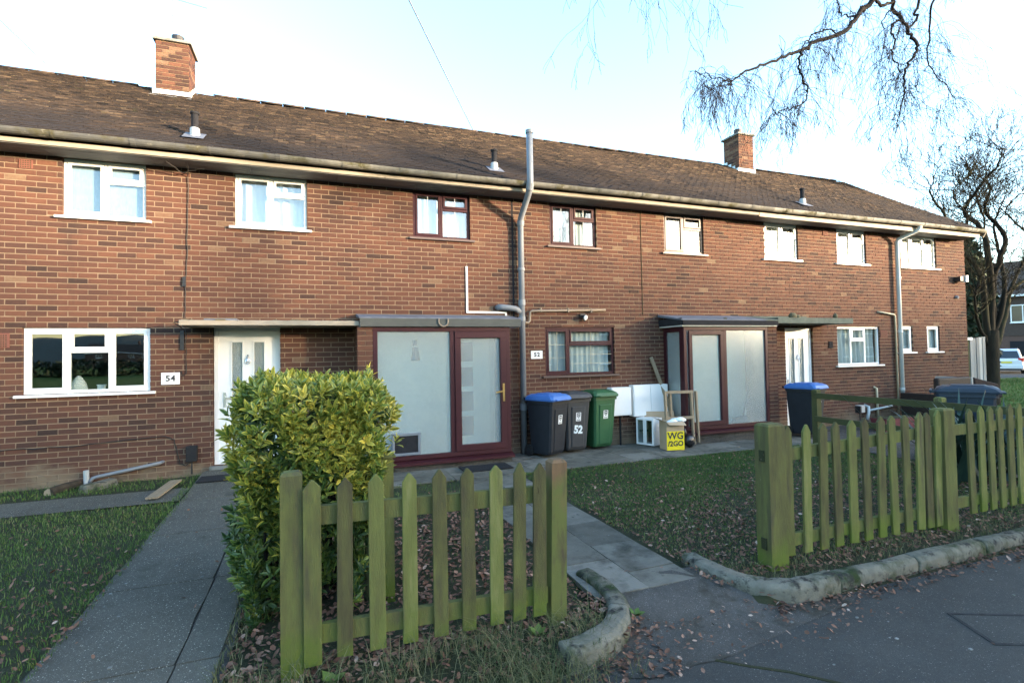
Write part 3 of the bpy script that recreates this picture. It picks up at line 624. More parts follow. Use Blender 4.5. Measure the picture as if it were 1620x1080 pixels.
s.build('side_frame', M['maroon_plastic'], P2); MB().box(6.52, 6.526, -.49, -.08, .53, 2.31).build('side_pane', M['frosted_glass'], P2); MB().box(6.49, 6.56, -.54, -.004, .1, .429).build('side_plinth', M['far_brick'], P2)
MB().box(6.57, 8.54, -.016, -.004, .2, 2.36).build('inner_wall', M['white_wall'], P2); MB().box(6.6, 8.5, -.06, -.017, 1.28, 1.31).build('inner_ledge', M['white_plastic'], P2)
th = root('broom', 'dark broom leaning behind the frosted pane of the right-hand porch', 'broom', (7.95, -.38, .18))
MB().tube([(8.02, -.46, .62), (8.46, -.30, 1.62)], .014, 6).build('handle', M['cable'], th); MB().loft([[(7.80, -.50, .58), (8.1, -.50, .62), (8.1, -.40, .62), (7.8, -.40, .58)], [(7.72, -.53, .80 - .42), (8.10, -.53, .80 - .45), (8.1, -.36, .80 - .45), (7.72, -.36, .80 - .42)]]).build('broom_head', M['cable'], th)
mb = MB().box(-1.74, .595, -.62, -.001, 2.405, 2.475); cn = mb.build('door_canopy', M['cream_paint'], T, bevel=.006, label='cream concrete canopy stained black along its edge')
mb = MB()
for i in range(46):
    x = random.uniform(-1.7, .55); y = random.uniform(-.6, -.1); r = random.uniform(.015, .06); mb.box(x - r, x + r, y - r * .6, y + r * .6, 2.4755, 2.4755 + random.uniform(.006, .022), random.random())
mb.build('moss_crust', M['moss'], cn, kind='stuff'); MB().box(-1.45, -1.05, -.58, -.2, 2.476, 2.50).build('felt_patch', M['lead'], cn)
def lean_roof(x0, x1, yf, zf, zw, mt, name, par): 
    return MB().add([(x0, yf, zf), (x1, yf, zf), (x1, -.002, zw), (x0, -.002, zw), (x0, yf, zf - .02), (x1, yf, zf - .02), (x1, -.002, zw - .05), (x0, -.002, zw - .05)], [(0, 1, 2, 3), (7, 6, 5, 4), (0, 4, 5, 1), (1, 5, 6, 2), (2, 6, 7, 3), (3, 7, 4, 0)]).build(name, M[mt], par)
mb = MB().box(.60, 3.17, -.685, -.655, 2.39, 2.52); cn = mb.build('porch_canopy', M['grey_fascia'], T, label='grey fascia canopy over the left maroon porch'); MB().box(.602, 3.168, -.654, -.003, 2.386, 2.43).build('ceiling_board', M['white_wall'], cn)
lean_roof(.59, 3.17, -.69, 2.53, 2.625, 'lead', 'felt_roof', cn); MB().tube([(1.86 + .075 * math.cos(a), -.70, 2.475 - .085 * math.sin(a)) for a in np.linspace(-.4, math.pi + .4, 14)], .013, 6).build('horseshoe', M['tan_pipe'], cn)
mb = MB().box(6.40, 8.74, -.725, -.69, 2.425, 2.525); cn = mb.build('porch_canopy', M['felt_black'], T, label='black felted canopy over the right-hand porch'); MB().box(6.402, 8.738, -.689, -.003, 2.405, 2.44).build('ceiling_board', M['white_wall'], cn); MB().box(6.38, 6.41, -.69, -.003, 2.425, 2.56).build('side_fascia', M['felt_black'], cn)
lean_roof(6.37, 8.42, -.73, 2.535, 2.665, 'lead', 'felt_roof', cn); lean_roof(8.422, 8.755, -.73, 2.535, 2.665, 'green_slab', 'roof_slab', cn)
mb = MB().add([(8.76, -.70, 2.47), (10.9, -.70, 2.47), (10.9, -.70, 2.585), (8.76, -.70, 2.585), (8.76, -.001, 2.47), (10.9, -.001, 2.47), (10.9, -.001, 2.60), (8.76, -.001, 2.60)], [(0, 1, 2, 3), (7, 6, 5, 4), (0, 4, 5, 1), (1, 5, 6, 2), (2, 6, 7, 3), (3, 7, 4, 0)])
cn = mb.build('door_canopy', M['green_slab'], T, label='grey-green concrete canopy with moss clumps on top'); MB().box(8.80, 10.35, -.02, -.003, 2.603, 2.665).build('flashing', M['green_slab'], cn)
def lump(c, r, sq, mt, name, par, n=9):
    bm = bmesh.new(); bmesh.ops.create_icosphere(bm, subdivisions=2, radius=1)
    mb = MB(); mb.add([(c[0] + v.co.x * r[0] * (1 + .35 * (random.random() - .5)), c[1] + v.co.y * r[1] * (1 + .35 * (random.random() - .5)), c[2] + v.co.z * r[2] * (1 + .35 * (random.random() - .5))) for v in bm.verts], [tuple(v.index for v in f.verts) for f in bm.faces]); bm.free()
    return mb.build(name, M[mt], par, smooth=True)
lump((9.25, -.62, 2.63), (.10, .07, .07), 0, 'moss', 'moss_clump', cn); lump((9.40, -.60, 2.61), (.07, .06, .05), 0, 'moss', 'moss_clump', cn); lump((10.45, -.64, 2.63), (.05, .05, .06), 0, 'moss', 'moss_clump', cn); lump((7.45, -.66, 2.555), (.04, .04, .02), 0, 'moss', 'moss_clump', cn)

# roof --------------------------------------------------------------
RX0, RX1 = -7.25, 16.2
EY, EZ, RY, RZ = -.42, 4.86, 3.5, 7.415
sl_len = math.hypot(RY - EY, RZ - EZ); sd = Vector((0, (RY - EY) / sl_len, (RZ - EZ) / sl_len)); sn = Vector((0, -sd.z, sd.y))
mb = MB(); dn = sn * -.03
for (ya, za, yb, zb) in ((EY, EZ, RY, RZ), (7.5, EZ, RY, RZ)):
    mb.add([(RX0 + .02, ya, za - .035), (RX1 - .02, ya, za - .035), (RX1 - .02, yb, zb - .035), (RX0 + .02, yb, zb - .035)], [(0, 1, 2, 3)])
roof = mb.build('roof', M['far_tile'], T)
mb = MB().box(RX1 - .06, RX1 - .02, EY, EY + .01, EZ - .2, EZ - .05)
vb = MB()
vb.obox((RX1 - .035, EY, EZ - .07), (RX1 - .035, RY, RZ - .07), .03, .14, (0, 0, 1)); vb.obox((RX1 - .035, 7.4, EZ - .07), (RX1 - .035, RY, RZ - .07), .03, .14, (0, 0, 1)); vb.build('verge_board', M['cream_paint'], roof)
chim = [(-2.86, -2.30, 2.88, 3.48, 8.17, -2.55), (11.36, 11.90, 2.88, 3.48, 8.19, 11.63)]
TW, TG = .165, .098
tiles = []
nrow = int(sl_len / TG)
for r in range(nrow):
    s0 = r * TG - .03; x = RX0 - (r % 2) * TW / 2
    while x < RX1:
        sag = .012 * math.sin(x * .9 + r * .1) + .009 * math.sin(x * 2.3 + 1)
        tiles.append((max(x, RX0) + random.uniform(-.003, .003), min(x + TW - .005, RX1) + random.uniform(-.002, .002), s0 + random.uniform(-.005, .005), sag + random.uniform(0, .010), random.uniform(-.008, .008), random.triangular(.0, 1., .5)))
        x += TW
ta = np.array(tiles); ta = ta[ta[:, 1] - ta[:, 0] > .04]
order = np.argsort(np.abs(ta[:, 0] + 2.6) * .6 + ta[:, 2] * .9); keep = np.ones(len(ta), bool)
sing = [i for i in order if -4.3 < ta[i, 0] < -.2 and ta[i, 1] - ta[i, 0] > .14][:300]; keep[sing] = False
def tile_geo(a, ox, L=.17, th=.02):
    x0, x1, s0, lift, skew, t = a.T; n = len(a); P = np.zeros((n, 8, 3)); s1 = s0 + L
    b0 = np.array((0, EY, EZ)); sdn = np.array(sd); snn = np.array(sn)
    for j, (xx, ss, hh) in enumerate(((x0, s0, .030), (x1, s0 + skew, .030), (x1, s1, .004), (x0, s1, .004), (x0, s0, .030 - th), (x1, s0 + skew, .030 - th), (x1, s1, .002), (x0, s1, .002))):
        P[:, j] = b0 + np.outer(ss, sdn) + np.outer(hh + lift, snn); P[:, j, 0] = xx
    Q = np.array([(0, 1, 2, 3), (4, 5, 1, 0), (5, 6, 2, 1), (7, 4, 0, 3)])
    return P.reshape(-1, 3), (np.arange(n)[:, None, None] * 8 + Q[None]).reshape(-1, 4)
kt = ta[keep]; V, Q = tile_geo(kt, 0); link('roof_tile_course', fast_mesh('roof_tile_course', V - np.array(TO), Q, np.repeat(kt[:, 5], 4), M['roof_tile']), roof, kind='stuff')
tm = []
for i in range(10):
    V, Q = tile_geo(np.array([[0, TW - .005, 0, 0, random.uniform(-.004, .004), .1 + i * .085]]), 0); V -= np.array((0, EY, EZ)); tm.append(fast_mesh('roof_tile', V, Q, np.full(4, .1 + i * .085), M['roof_tile']))
for i in sing:
    a = ta[i]; p = Vector((a[0], EY, EZ)) + sd * a[2] + sn * a[3]; link('roof_tile', tm[min(9, max(0, int(a[5] * 10)))], roof, p - TO)
# ridge tiles
prof = [(math.cos(q) * .10, math.sin(q) * .06) for q in np.linspace(0, math.pi, 9)]
def ridge_mesh(t):
    mb = MB(); n = len(prof); mb.add([(0, a, b) for a, b in prof] + [(.43, a, b) for a, b in prof] + [(.43, a * .86, b * .84) for a, b in prof] + [(0, a * .86, b * .84) for a, b in prof],
        [(i, i + 1, n + i + 1, n + i) for i in range(n - 1)] + [(n + i, n + i + 1, 2 * n + i + 1, 2 * n + i) for i in range(n - 1)] + [(3 * n + i, 3 * n + i + 1, i + 1, i) for i in range(n - 1)], t)
    o = mb.build('ridge_tile', M['roof_tile'], smooth=True); me = o.data; bpy.data.objects.remove(o); return me
rm = [ridge_mesh(t) for t in (.35, .5, .65, .8)]
x = RX0
while x < RX1 - .3:
    if not any(c[0] - .44 < x < c[1] + .01 for c in chim): link('ridge_tile', random.choice(rm), roof, Vector((x, RY, RZ - .022 + random.uniform(-.002, .002))) - TO)
    x += .44
# chimneys
def chimney(x0, x1, y0, y1, zt, px, label, aerial):
    zb = 6.6
    c = MB().box(x0 + .009, x1 - .009, y0 + .009, y1 - .009, zb, zt - .05).build('chimney', M['mortar'], T, label=label)
    meshes = {}
    def bk(L, ax, t):
        key = (round(L, 3), ax, t)
        if key not in meshes:
            mb = MB(); a = (L, .02) if ax == 'x' else (.02, L); mb.box(0, a[0], 0, a[1], 0, CZ - JZ, t / 5 * .8 + .12); o = mb.build('brick', M['brick']); meshes[key] = o.data; bpy.data.objects.remove(o)
        return meshes[key]
    k = 0; z = zt - .08 - CZ
    while z > zb:
        for ax in 'xy':
            lo, hi = (x0, x1) if ax == 'x' else (y0 + .021, y1 - .021); p = lo - (0 if k % 2 else .1125)
            while p < hi - .01:
                a, b = max(p, lo), min(p + .2145, hi)
                if b - a > .03:
                    for side in (0, 1):
                        zz = EZ + (((a if ax == 'y' else (y0 if side == 0 else y1)) - EY) * (RZ - EZ) / (RY - EY))
                        if z < zz - .1 and not (ax == 'x' and side): continue
                        if ax == 'x' and side: continue
                        loc = Vector((a, (y0, y1 - .02)[side], z)) if ax == 'x' else Vector(((x0, x1 - .02)[side], a, z))
                        link('brick', bk(b - a, ax, random.randint(0, 5)), c, loc - TO)
                p += BX
        k += 1; z -= CZ
    MB().box(x0 - .045, x1 + .045, y0 - .045, y1 + .045, zt - .075, zt - .02).build('cap_slab', M['concrete'], c, bevel=.01)
    MB().loft([[(x0 - .02, y0 - .02, zt - .019), (x1 + .02, y0 - .02, zt - .019), (x1 + .02, y1 + .02, zt - .019), (x0 - .02, y1 + .02, zt - .019)], [(px - .13, y0 + .18, zt + .04), (px + .13, y0 + .18, zt + .04), (px + .13, y1 - .18, zt + .04), (px - .13, y1 - .18, zt + .04)]]).build('flaunching', M['concrete'], c)
    pt = MB().tube([(px, (y0 + y1) / 2, zt), (px, (y0 + y1) / 2, zt + .11)], [.10, .09], 14).build('chimney_pot', M['terracotta'], c, smooth=False)
    MB().tube([(px, (y0 + y1) / 2, zt + .111), (px, (y0 + y1) / 2, zt + .20), (px, (y0 + y1) / 2, zt + .215)], [.105, .11, .085], 14).build('pot_cowl', M['black_metal'], c)
    zf = EZ + (y0 - EY) * (RZ - EZ) / (RY - EY)
    f = MB().box(x0 - .05, x1 + .05, y0 - .012, y0 - .001, zf - .02, zf + .13); f.add([(x0 - .07, y0 - .16, zf - .055), (x1 + .07, y0 - .16, zf - .055), (x1 + .07, y0 - .001, zf + .035), (x0 - .07, y0 - .001, zf + .035)], [(0, 1, 2, 3)])
    for sx in (x0 - .012, x1 + .001):
        for i in range(4):
            y = y0 + i * .15; zz = zf + i * .15 * (RZ - EZ) / (RY - EY); f.box(sx, sx + .011, y, y + .149, zz - .02, zz + .15)
    f.build('flashing', M['white_paint'], c)
    if aerial:
        MB().tube([(px - .09, y0 + .35, zt + .03), (px - .10, y0 + .35, zt + 1.9)], .012, 6).build('aerial_mast', M['grey_pipe'], c)
        MB().tube([(px - .10, y0 + .35, zt + 1.0), (px + .55, y0 + .1, zt + .78)], .006, 5).build('aerial_boom', M['grey_pipe'], c)
chimney(*chim[0], 'left chimney stack with a black cowl and an aerial mast', True); chimney(*chim[1], 'right chimney stack beneath the birch twigs', False)
# roof vents
for vx, lab in ((-1.70, 'roof vent below the left chimney'), (3.06, 'roof vent left of the tall soil pipe'), (10.62, 'roof vent at the right end of the roof')):
    y = .22; zr = EZ + (y - EY) * (RZ - EZ) / (RY - EY)
    v = MB().tube([(vx, y, zr - .05), (vx, y, zr + .14), (vx, y, zr + .15)], [.075, .065, .055], 14).build('roof_vent', M['pale_pipe'], T, smooth=False, label=lab)
    MB().tube([(vx, y, zr + .15), (vx, y, zr + .36)], .048, 12).build('vent_pipe', M['felt_black'], v); MB().tube([(vx, y, zr + .36), (vx, y, zr + .39)], .062, 12).build('vent_cap', M['felt_black'], v)
    MB().add([(vx - .14, y - .18, zr - .18 * .65 + .055), (vx + .14, y - .18, zr - .18 * .65 + .055), (vx + .14, y + .1, zr + .1 * .65 + .05), (vx - .14, y + .1, zr + .1 * .65 + .05)], [(0, 1, 2, 3)]).build('vent_flashing', M['lead'], v)
# eaves: soffit boards, fascia, gutter
mb = MB(); x = HX0
while x < RX1 - .25:
    L = min(1.22, RX1 - .2 - x); s = random.uniform(.2, .8)
    for i in range(4): mb.box(x, x + L - .004, -.395 + i * .0985, -.395 + (i + 1) * .0985 - .004, TOPZ - .002 + random.uniform(0, .002), TOPZ + .012, s + random.uniform(-.15, .15))
    x += L
mb.build('soffit', M['soffit'], T)
fas = MB().box(HX0 - .2, 8.63, -.42, -.396, 4.738, 4.80, .5); fas.build('fascia', M['cream_paint'], T)
MB().box(8.64, RX1 - .26, -.425, -.396, 4.705, 4.80, .7).build('fascia', M['cream_paint'], T, label='newer whiter fascia board at the right-hand end')
gp = [(math.cos(q) * .075, math.sin(q) * .075) for q in np.linspace(math.pi, 2 * math.pi, 9)]; gi = [(a * .9, b * .9) for a, b in gp[::-1]]
g = MB(); xs = np.linspace(HX0 - .2, RX1 - .2, 60)
for a, b in zip(xs[:-1], xs[1:]):
    t = .12 if b < -.3 else (.5 if b < 9 else .7); z = 4.878 - .006 * math.sin(a * .8); z2 = 4.878 - .006 * math.sin(b * .8); poly = gp + gi
    n = len(poly); vs = [(a, -.498 + u, z + v) for u, v in poly] + [(b, -.498 + u, z2 + v) for u, v in poly]
    g.add(vs, [(i, i + n, (i + 1) % n + n, (i + 1) % n) for i in range(n)], t)
gut = g.build('gutter', M['gutter'], T)
x = HX0 + .3; k = 0
while x < RX1 - .3:
    j = MB(); w2 = .06 if k % 2 else .02; pl = [(a * 1.09, b * 1.09 + .001) for a, b in gp]; n = len(pl); z = 4.878 - .006 * math.sin(x * .8)
    pl2 = pl + [(a * .99, b * .99) for a, b in gp[::-1]]; n = len(pl2)
    j.add([(x, -.498 + u, z + v) for u, v in pl2] + [(x + w2, -.498 + u, z + v) for u, v in pl2], [(i, i + n, (i + 1) % n + n, (i + 1) % n) for i in range(n)] + [tuple(range(n)), tuple(range(2 * n - 1, n - 1, -1))], .15 if x < -.3 else (.4 if x < 9 else .8))
    j.build('gutter_bracket', M['gutter'], gut); x += .92 if k % 2 else .85; k += 1
# pipes -------------------------------------------------------------
sp = MB().tube([(3.42, -.10, .14), (3.425, -.10, 4.27), (3.425, -.13, 4.36), (3.425, -.50, 4.68), (3.425, -.585, 4.80), (3.425, -.59, 4.92), (3.425, -.59, 5.72)], .055, 14).build('soil_pipe', M['grey_pipe'], T, smooth=True, label='tall grey soil pipe rising past the gutter')
for p, q in (((3.42, -.10, .95), (3.42, -.10, 1.06)), ((3.42, -.10, 2.52), (3.42, -.10, 2.60)), ((3.424, -.10, 2.80), (3.424, -.10, 2.90)), ((3.424, -.10, 3.42), (3.424, -.10, 3.47)), ((3.425, -.10, 4.22), (3.425, -.115, 4.31)), ((3.425, -.55, 4.73), (3.425, -.59, 4.84)), ((3.425, -.59, 5.69), (3.425, -.59, 5.745))): MB().tube([p, q], .066, 14).build('pipe_collar', M['grey_pipe'], sp)
MB().tube([(3.42, -.10, 2.67), (3.30, -.10, 2.74), (3.06, -.10, 2.765), (3.01, -.08, 2.765), (3.0, .02, 2.765)], [.05, .052, .052, .052, .052], 12).build('pipe_branch', M['grey_pipe'], sp, smooth=True)
rp = MB().tube([(13.34, -.09, .2), (13.32, -.09, 4.50), (13.325, -.12, 4.57), (13.50, -.45, 4.72), (13.52, -.498, 4.78), (13.52, -.498, 4.83)], .046, 12).build('drainpipe', M['white_pipe'], T, smooth=True, label='pale grey rainwater downpipe at the right')
for z in (.9, 2.3, 3.6, 4.47): MB().tube([(13.33, -.09, z), (13.33, -.09, z + .06)], .055, 12).build('pipe_collar', M['white_pipe'], rp)
tp = MB().tube([(12.68, .03, 2.80), (12.68, -.05, 2.795), (13.18, -.05, 2.735), (13.22, -.05, 2.70), (13.24, -.05, .2)], .022, 8).build('waste_pipe', M['cream_pipe'], T, smooth=True, label='thin cream waste pipe beside the right downpipe')
tr = MB(); tr.box(2.425, 2.457, -.022, -.001, 2.66, 3.47); tr.box(2.458, 3.165, -.0215, -.001, 2.66, 2.692); tr.box(3.137, 3.168, -.0225, -.001, 2.56, 2.659); tr.build('cable_trunking', M['white_plastic'], T)
wp = MB().tube([(5.15, -.05, 2.745), (3.64, -.05, 2.71), (3.60, -.05, 2.69), (3.59, -.05, 2.53), (3.56, -.06, 2.50), (3.43, -.09, 2.50)], .022, 8).build('waste_pipe', M['tan_pipe'], T, smooth=True, label='thin brown waste pipe above the leaded window')
cl = MB()
for x in (3.8, 4.35, 4.83): cl.box(x, x + .025, -.075, -.001, 2.69, 2.765)
cl.build('pipe_clip', M['tan_pipe'], wp)
p5 = MB().tube([(-2.06, .02, .50), (-2.09, -.05, .49), (-2.80, -.08, .375), (-2.86, -.08, .36), (-2.90, -.09, .30)], .024, 8).build('waste_pipe', M['grey_pipe'], T, smooth=True, label='sloping grey waste pipe along the foot of the wall'); MB().tube([(-2.93, -.08, .22), (-2.935, -.08, .47)], .033, 10).build('pipe_stub', M['pale_pipe'], p5)
MB().tube([(12.51, -.04, .3), (12.50, -.04, .97), (12.46, .01, 1.0)], .026, 8).build('overflow_pipe', M['cream_pipe'], T, smooth=True)
MB().tube([(12.06, -.10, .26), (12.12, -.10, .42), (12.15, -.08, .55), (12.13, .01, .58)], .035, 8).build('drain_elbow', M['white_pipe'], T, smooth=True); MB().tube([(12.16, -.06, .46), (13.0, -.05, .53)], .024, 8).build('waste_pipe', M['white_pipe'], T, smooth=True, label='low white waste pipe near the right downpipe')
# cables, boxes, plates, lights
def wig(pts, j=.006, k=6):
    out = []
    for a, b in zip(pts[:-1], pts[1:]):
        for i in range(k): f = i / k; out.append(Vector(a).lerp(Vector(b), f) + Vector((random.gauss(0, j), 0, random.gauss(0, j))))
    return out + [Vector(pts[-1])]
MB().tube(wig([(-1.70, -.30, 4.72), (-1.74, -.018, 4.62), (-1.76, -.014, 3.5), (-1.79, -.014, 3.0), (-1.78, -.016, 2.5)]) + wig([(-1.79, -.65, 2.44), (-1.78, -.02, 2.36), (-1.77, -.014, 1.75), (-1.82, -.014, 1.70), (-1.84, -.014, 1.78)]), .0055, 5).build('black_cable', M['cable'], T)
MB().tube(wig([(-1.95, -.30, 4.70), (-1.8, -.1, 4.64), (-1.5, -.2, 4.69)]), .007, 5).build('black_cable', M['cable'], T); MB().box(-1.815, -1.775, -.03, -.001, 3.0, 3.14).build('cable_joint', M['black_metal'], T); MB().box(-1.85, -1.80, -.02, -.001, 2.08, 2.36).build('meter_clip', M['black_metal'], T)
MB().tube(wig([(-5.5, -.014, .80), (-3.9, -.014, .80), (-3.1, -.014, .80), (-2.05, -.014, .86), (-1.92, -.014, .80), (-1.88, -.014, .6), (-1.86, -.014, .46), (-1.78, -.02, .42), (-1.70, -.03, .48)], .004), .006, 5).build('black_cable', M['cable'], T)
b = MB().box(-1.77, -1.63, -.09, -.001, .48, .70).build('junction_box', M['mat_black'], T, bevel=.01)
MB().tube([(-1.70, -.05, .3), (-1.70, -.05, .478)], .014, 6).build('conduit', M['cable'], b)
MB().tube(wig([(6.015, -.003, 4.70), (6.015, -.003, 2.66)], .0), .006, 4).build('joint_seal', M['soil'], T)
MB().box(3.29, 3.32, -.004, .004, 2.6, 4.70).build('dark_strip', M['felt_black'], T)  # thin dark strip on the wall just left of the soil pipe
def plate(x0, x1, z0, z1, txt, size):
    p = MB().box(x0, x1, -.014, -.001, z0, z1).build('number_plate', M['sticker'], T, bevel=.002)
    for i, chx in enumerate(txt): text_mesh(chx, size, 'numeral', M['ink'], p, facing((x0 + (x1 - x0) * (.36 + .28 * i), -.0155, (z0 + z1) / 2), TO), bold=.0035)
    return p
plate(-2.085, -1.855, 1.59, 1.76, '54', .115); plate(3.62, 3.845, 1.845, 1.99, '52', .105)
b = MB().box(4.62, 4.72, -.05, -.001, 2.60, 2.67).build('security_light', M['black_metal'], T); MB().tube([(4.66, -.05, 2.62), (4.68, -.13, 2.59)], [.03, .05], 10).build('lamp_head', M['black_metal'], b); MB().tube([(4.68, -.131, 2.59), (4.684, -.145, 2.585)], [.048, .04], 10).build('lens', M['white_plastic'], b); MB().tube([(4.70, -.03, 2.60), (4.70, -.05, 2.53)], .02, 8).build('sensor', M['black_metal'], b)
b = MB().box(15.58, 15.74, -.16, -.001, 3.62, 3.74).build('floodlight', M['black_metal'], T); MB().box(15.745, 15.83, -.20, -.06, 3.60, 3.76).build('lens', M['white_plastic'], b)
MB().tube([(15.65, -.001, 3.22), (15.65, -.06, 3.20)], [.045, .035], 10).build('outside_tap', M['grey_pipe'], T)
for x0, x1, z0, z1, mt_ in ((-3.70, -3.555, 4.53, 4.65, 'terracotta'), (-4.05, -3.79, 2.14, 2.33, 'terracotta'), (12.75, 12.98, 2.18, 2.34, 'terracotta'), (10.95, 11.10, 4.55, 4.66, 'terracotta'), (13.62, 13.80, .58, .76, 'terracotta')):
    a = MB().box(x0, x1, -.012, .0, z0, z1).build('air_brick', M[mt_], T); h = MB(); nx = int((x1 - x0) / .028); nz = int((z1 - z0) / .03)
    for i in range(nx):
        for kk in range(nz): h.box(x0 + .012 + i * .026, x0 + .026 + i * .026, -.0135, -.0125, z0 + .012 + kk * .028, z0 + .026 + kk * .028)
    h.build('vent_hole', M['soil'], a, kind='stuff')
MB().box(11.02, 11.14, -.02, -.001, 1.95, 2.10).build('number_plate', M['felt_black'], T, label='small dark plate beside the right-hand kitchen window')
o = MB().box(13.90, 14.02, -.035, -.001, .60, .78).build('outdoor_socket', M['white_plastic'], T, bevel=.005); MB().tube([(13.96, -.036, .69), (13.96, -.045, .69)], .025, 10).build('socket_hole', M['cable'], o)
def meter(x0, x1, z0, z1, d, splits):
    b = MB().box(x0, x1, -d, -.001, z0, z1).build('meter_box', M['white_plastic'], T, bevel=.006); n = len(splits) - 1
    for i in range(n): MB().box(x0 + (x1 - x0) * splits[i] + .012, x0 + (x1 - x0) * splits[i + 1] - .008, -d - .012, -d - .001, z0 + .015, z1 - .015).build('box_door', M['white_plastic'], b, bevel=.004)
meter(5.17, 5.60, .74, 1.27, .17, [0, 1]); meter(5.66, 6.45, .70, 1.30, .15, [0, .48, 1])
MB().tube([(5.40, -.08, .15), (5.40, -.08, .739)], .02, 8).build('gas_pipe', M['felt_black'], T)

# ------------------------------------------------------------------ paths, patio, kerbs
def slab_on(x0, x1, y0, y1, th, name, mt, par, tint, lift=.012, j=.004):
    vs = []
    for dz in (-th, 0):
        for x, y in ((x0, y0), (x1, y0), (x1, y1), (x0, y1)): vs.append((x + random.uniform(-j, j) * (dz == 0), y + random.uniform(-j, j) * (dz == 0), H(x, y) + lift + dz + (random.uniform(-j, j) * .8 if dz == 0 else 0)))
    return MB().add(vs, [(4, 5, 6, 7), (0, 1, 5, 4), (1, 2, 6, 5), (2, 3, 7, 6), (3, 0, 4, 7)], tint).build(name, mt, par)
def bed(name, x0, x1, y0, y1, dz, mt): return grid_sheet(name, x0, x1, y0, y1, .3, dz, mt)
p52 = bed('path', 1.86, 2.77, -5.42, -1.52, -.002, M['soil'])
for cx, off in ((1.865, 0), (2.317, .30)):
    y = -5.40 - off
    while y < -1.6:
        y0, y1 = max(y, -5.40), min(y + .595, -1.53)
        if y1 - y0 > .1: slab_on(cx, cx + .443, y0, y1, .04, 'paving_slab', M['slab'], p52, random.random())
        y += .603
pat = bed('patio', .62, 9.0, -1.50, -.02, -.002, M['soil'])
x = .63; col = 0
while x < 8.9:
    y = -1.49 + (.0 if col % 2 else -.3)
    while y < -.05:
        y0, y1 = max(y, -1.49 + random.uniform(-.015, .015)), min(y + .594, -.03)
        if y1 - y0 > .08: slab_on(x, x + .594, y0, y1, .04, 'paving_slab', M['slab'], pat, .35 + random.random() * .65)
        y += .602
    x += .602; col += 1
p54 = bed('path', -1.56, -.5, -6.05, -.02, -.001, M['old_tarmac'])
ys = [-6.04, -5.2, -3.95, -2.7, -1.45, -.06]
for a, b in zip(ys[:-1], ys[1:]):
    for x0, x1 in ((-1.545, -.79), (-.775, -.55)):
        aa = a if x0 < -1 else a - .0
        nseg = 4; vs = []
        for dz in (-.05, 0):
            for i in range(nseg + 1):
                yy = aa + .008 + (b - aa - .016) * i / nseg
                for xx in (x0, x1): vs.append((xx + (random.uniform(-.010, .010) if dz == 0 else 0), yy, H(xx, yy) + .012 + dz + .05 * max(0, (yy + 1.3) / 1.3)))
        n2 = (nseg + 1) * 2; fs = []
        for i in range(nseg): fs += [(n2 + 2 * i, n2 + 2 * i + 1, n2 + 2 * i + 3, n2 + 2 * i + 2), (2 * i, n2 + 2 * i, n2 + 2 * i + 2, 2 * i + 2), (2 * i + 1, 2 * i + 3, n2 + 2 * i + 3, n2 + 2 * i + 1)]
        fs += [(0, 1, n2 + 1, n2), (n2 - 2, 2 * n2 - 2, 2 * n2 - 1, n2 - 1)]
        MB().add(vs, fs).build('concrete_panel', M['path_aggregate'], p54)
s54 = bed('side_walk', -8, -1.57, -1.42, -.78, .006, M['path_aggregate']); s54.name = 'path'
def kerb_piece(cl, w, z0, z1, par, tint=.5, ragged=.008):
    """stone following a centre line"""
    cl = [Vector((*p, 0)) for p in cl]; rings = []
    for i, p in enumerate(cl):
        d = (cl[min(i + 1, len(cl) - 1)] - cl[max(i - 1, 0)]).normalized(); a = Vector((-d.y, d.x, 0)); r = lambda: random.uniform(-ragged, ragged)
        rings.append([p + a * (-w / 2 + r()) + Vector((0, 0, z0)), p + a * (-w / 2 + r()) + Vector((0, 0, z1 - .035 + r())), p + a * (-w / 2 + .03) + Vector((0, 0, z1 + r())), p + a * (w / 2 - .02) + Vector((0, 0, z1 + r())), p + a * (w / 2) + Vector((0, 0, z1 - .02)), p + a * (w / 2) + Vector((0, 0, z0))])
    o = MB().loft(rings, tint).build('kerbstone', M['kerb'], par, bevel=.012); o.data.shade_smooth(); return o
def bez(p, n):
    out = []
    k = len(p) - 1
    for i in range(n + 1):
        t = i / n; out.append(tuple(sum(math.comb(k, j) * (1 - t) ** (k - j) * t ** j * p[j][c] for j in range(k + 1)) for c in (0, 1)))
    return out
kl = MB().box(1.40, 1.95, -5.85, -5.2, .0, .06).build('kerb', M['soil'], loc=(1.7, -5.5, .03)); kl['kind'] = 'structure'
b_ = bez([(1.34, -5.94), (1.85, -5.92), (2.08, -5.55), (1.98, -4.98)], 24); kerb_piece(b_[:14], .155, .02, .225, kl, .75, .007); kerb_piece([((b_[13][0] * .9 + b_[14][0] * .1), b_[13][1] * .9 + b_[14][1] * .1 + .004)] + b_[14:], .15, .02, .218, kl, .4, .007)
kr = MB().box(3.2, 6, -5.8, -5.75, .0, .06).build('kerb', M['soil'], loc=(4, -5.77, .03)); kr['kind'] = 'structure'
kerb_piece(bez([(2.955, -5.05), (2.90, -5.72), (3.15, -5.88), (3.68, -5.80)], 22), .155, .03, .222, kr, .65, .007)
x = 3.70
while x < 12:
    y0 = -5.795 + .010 * (x - 3.7); kerb_piece([(x, y0), (x + .3, y0 + .004), (x + .6, y0 + .005), (x + .90, y0 + .009)], .14, .04, .205 + random.uniform(-.006, .006), kr, random.uniform(.2, .6)); x += .912

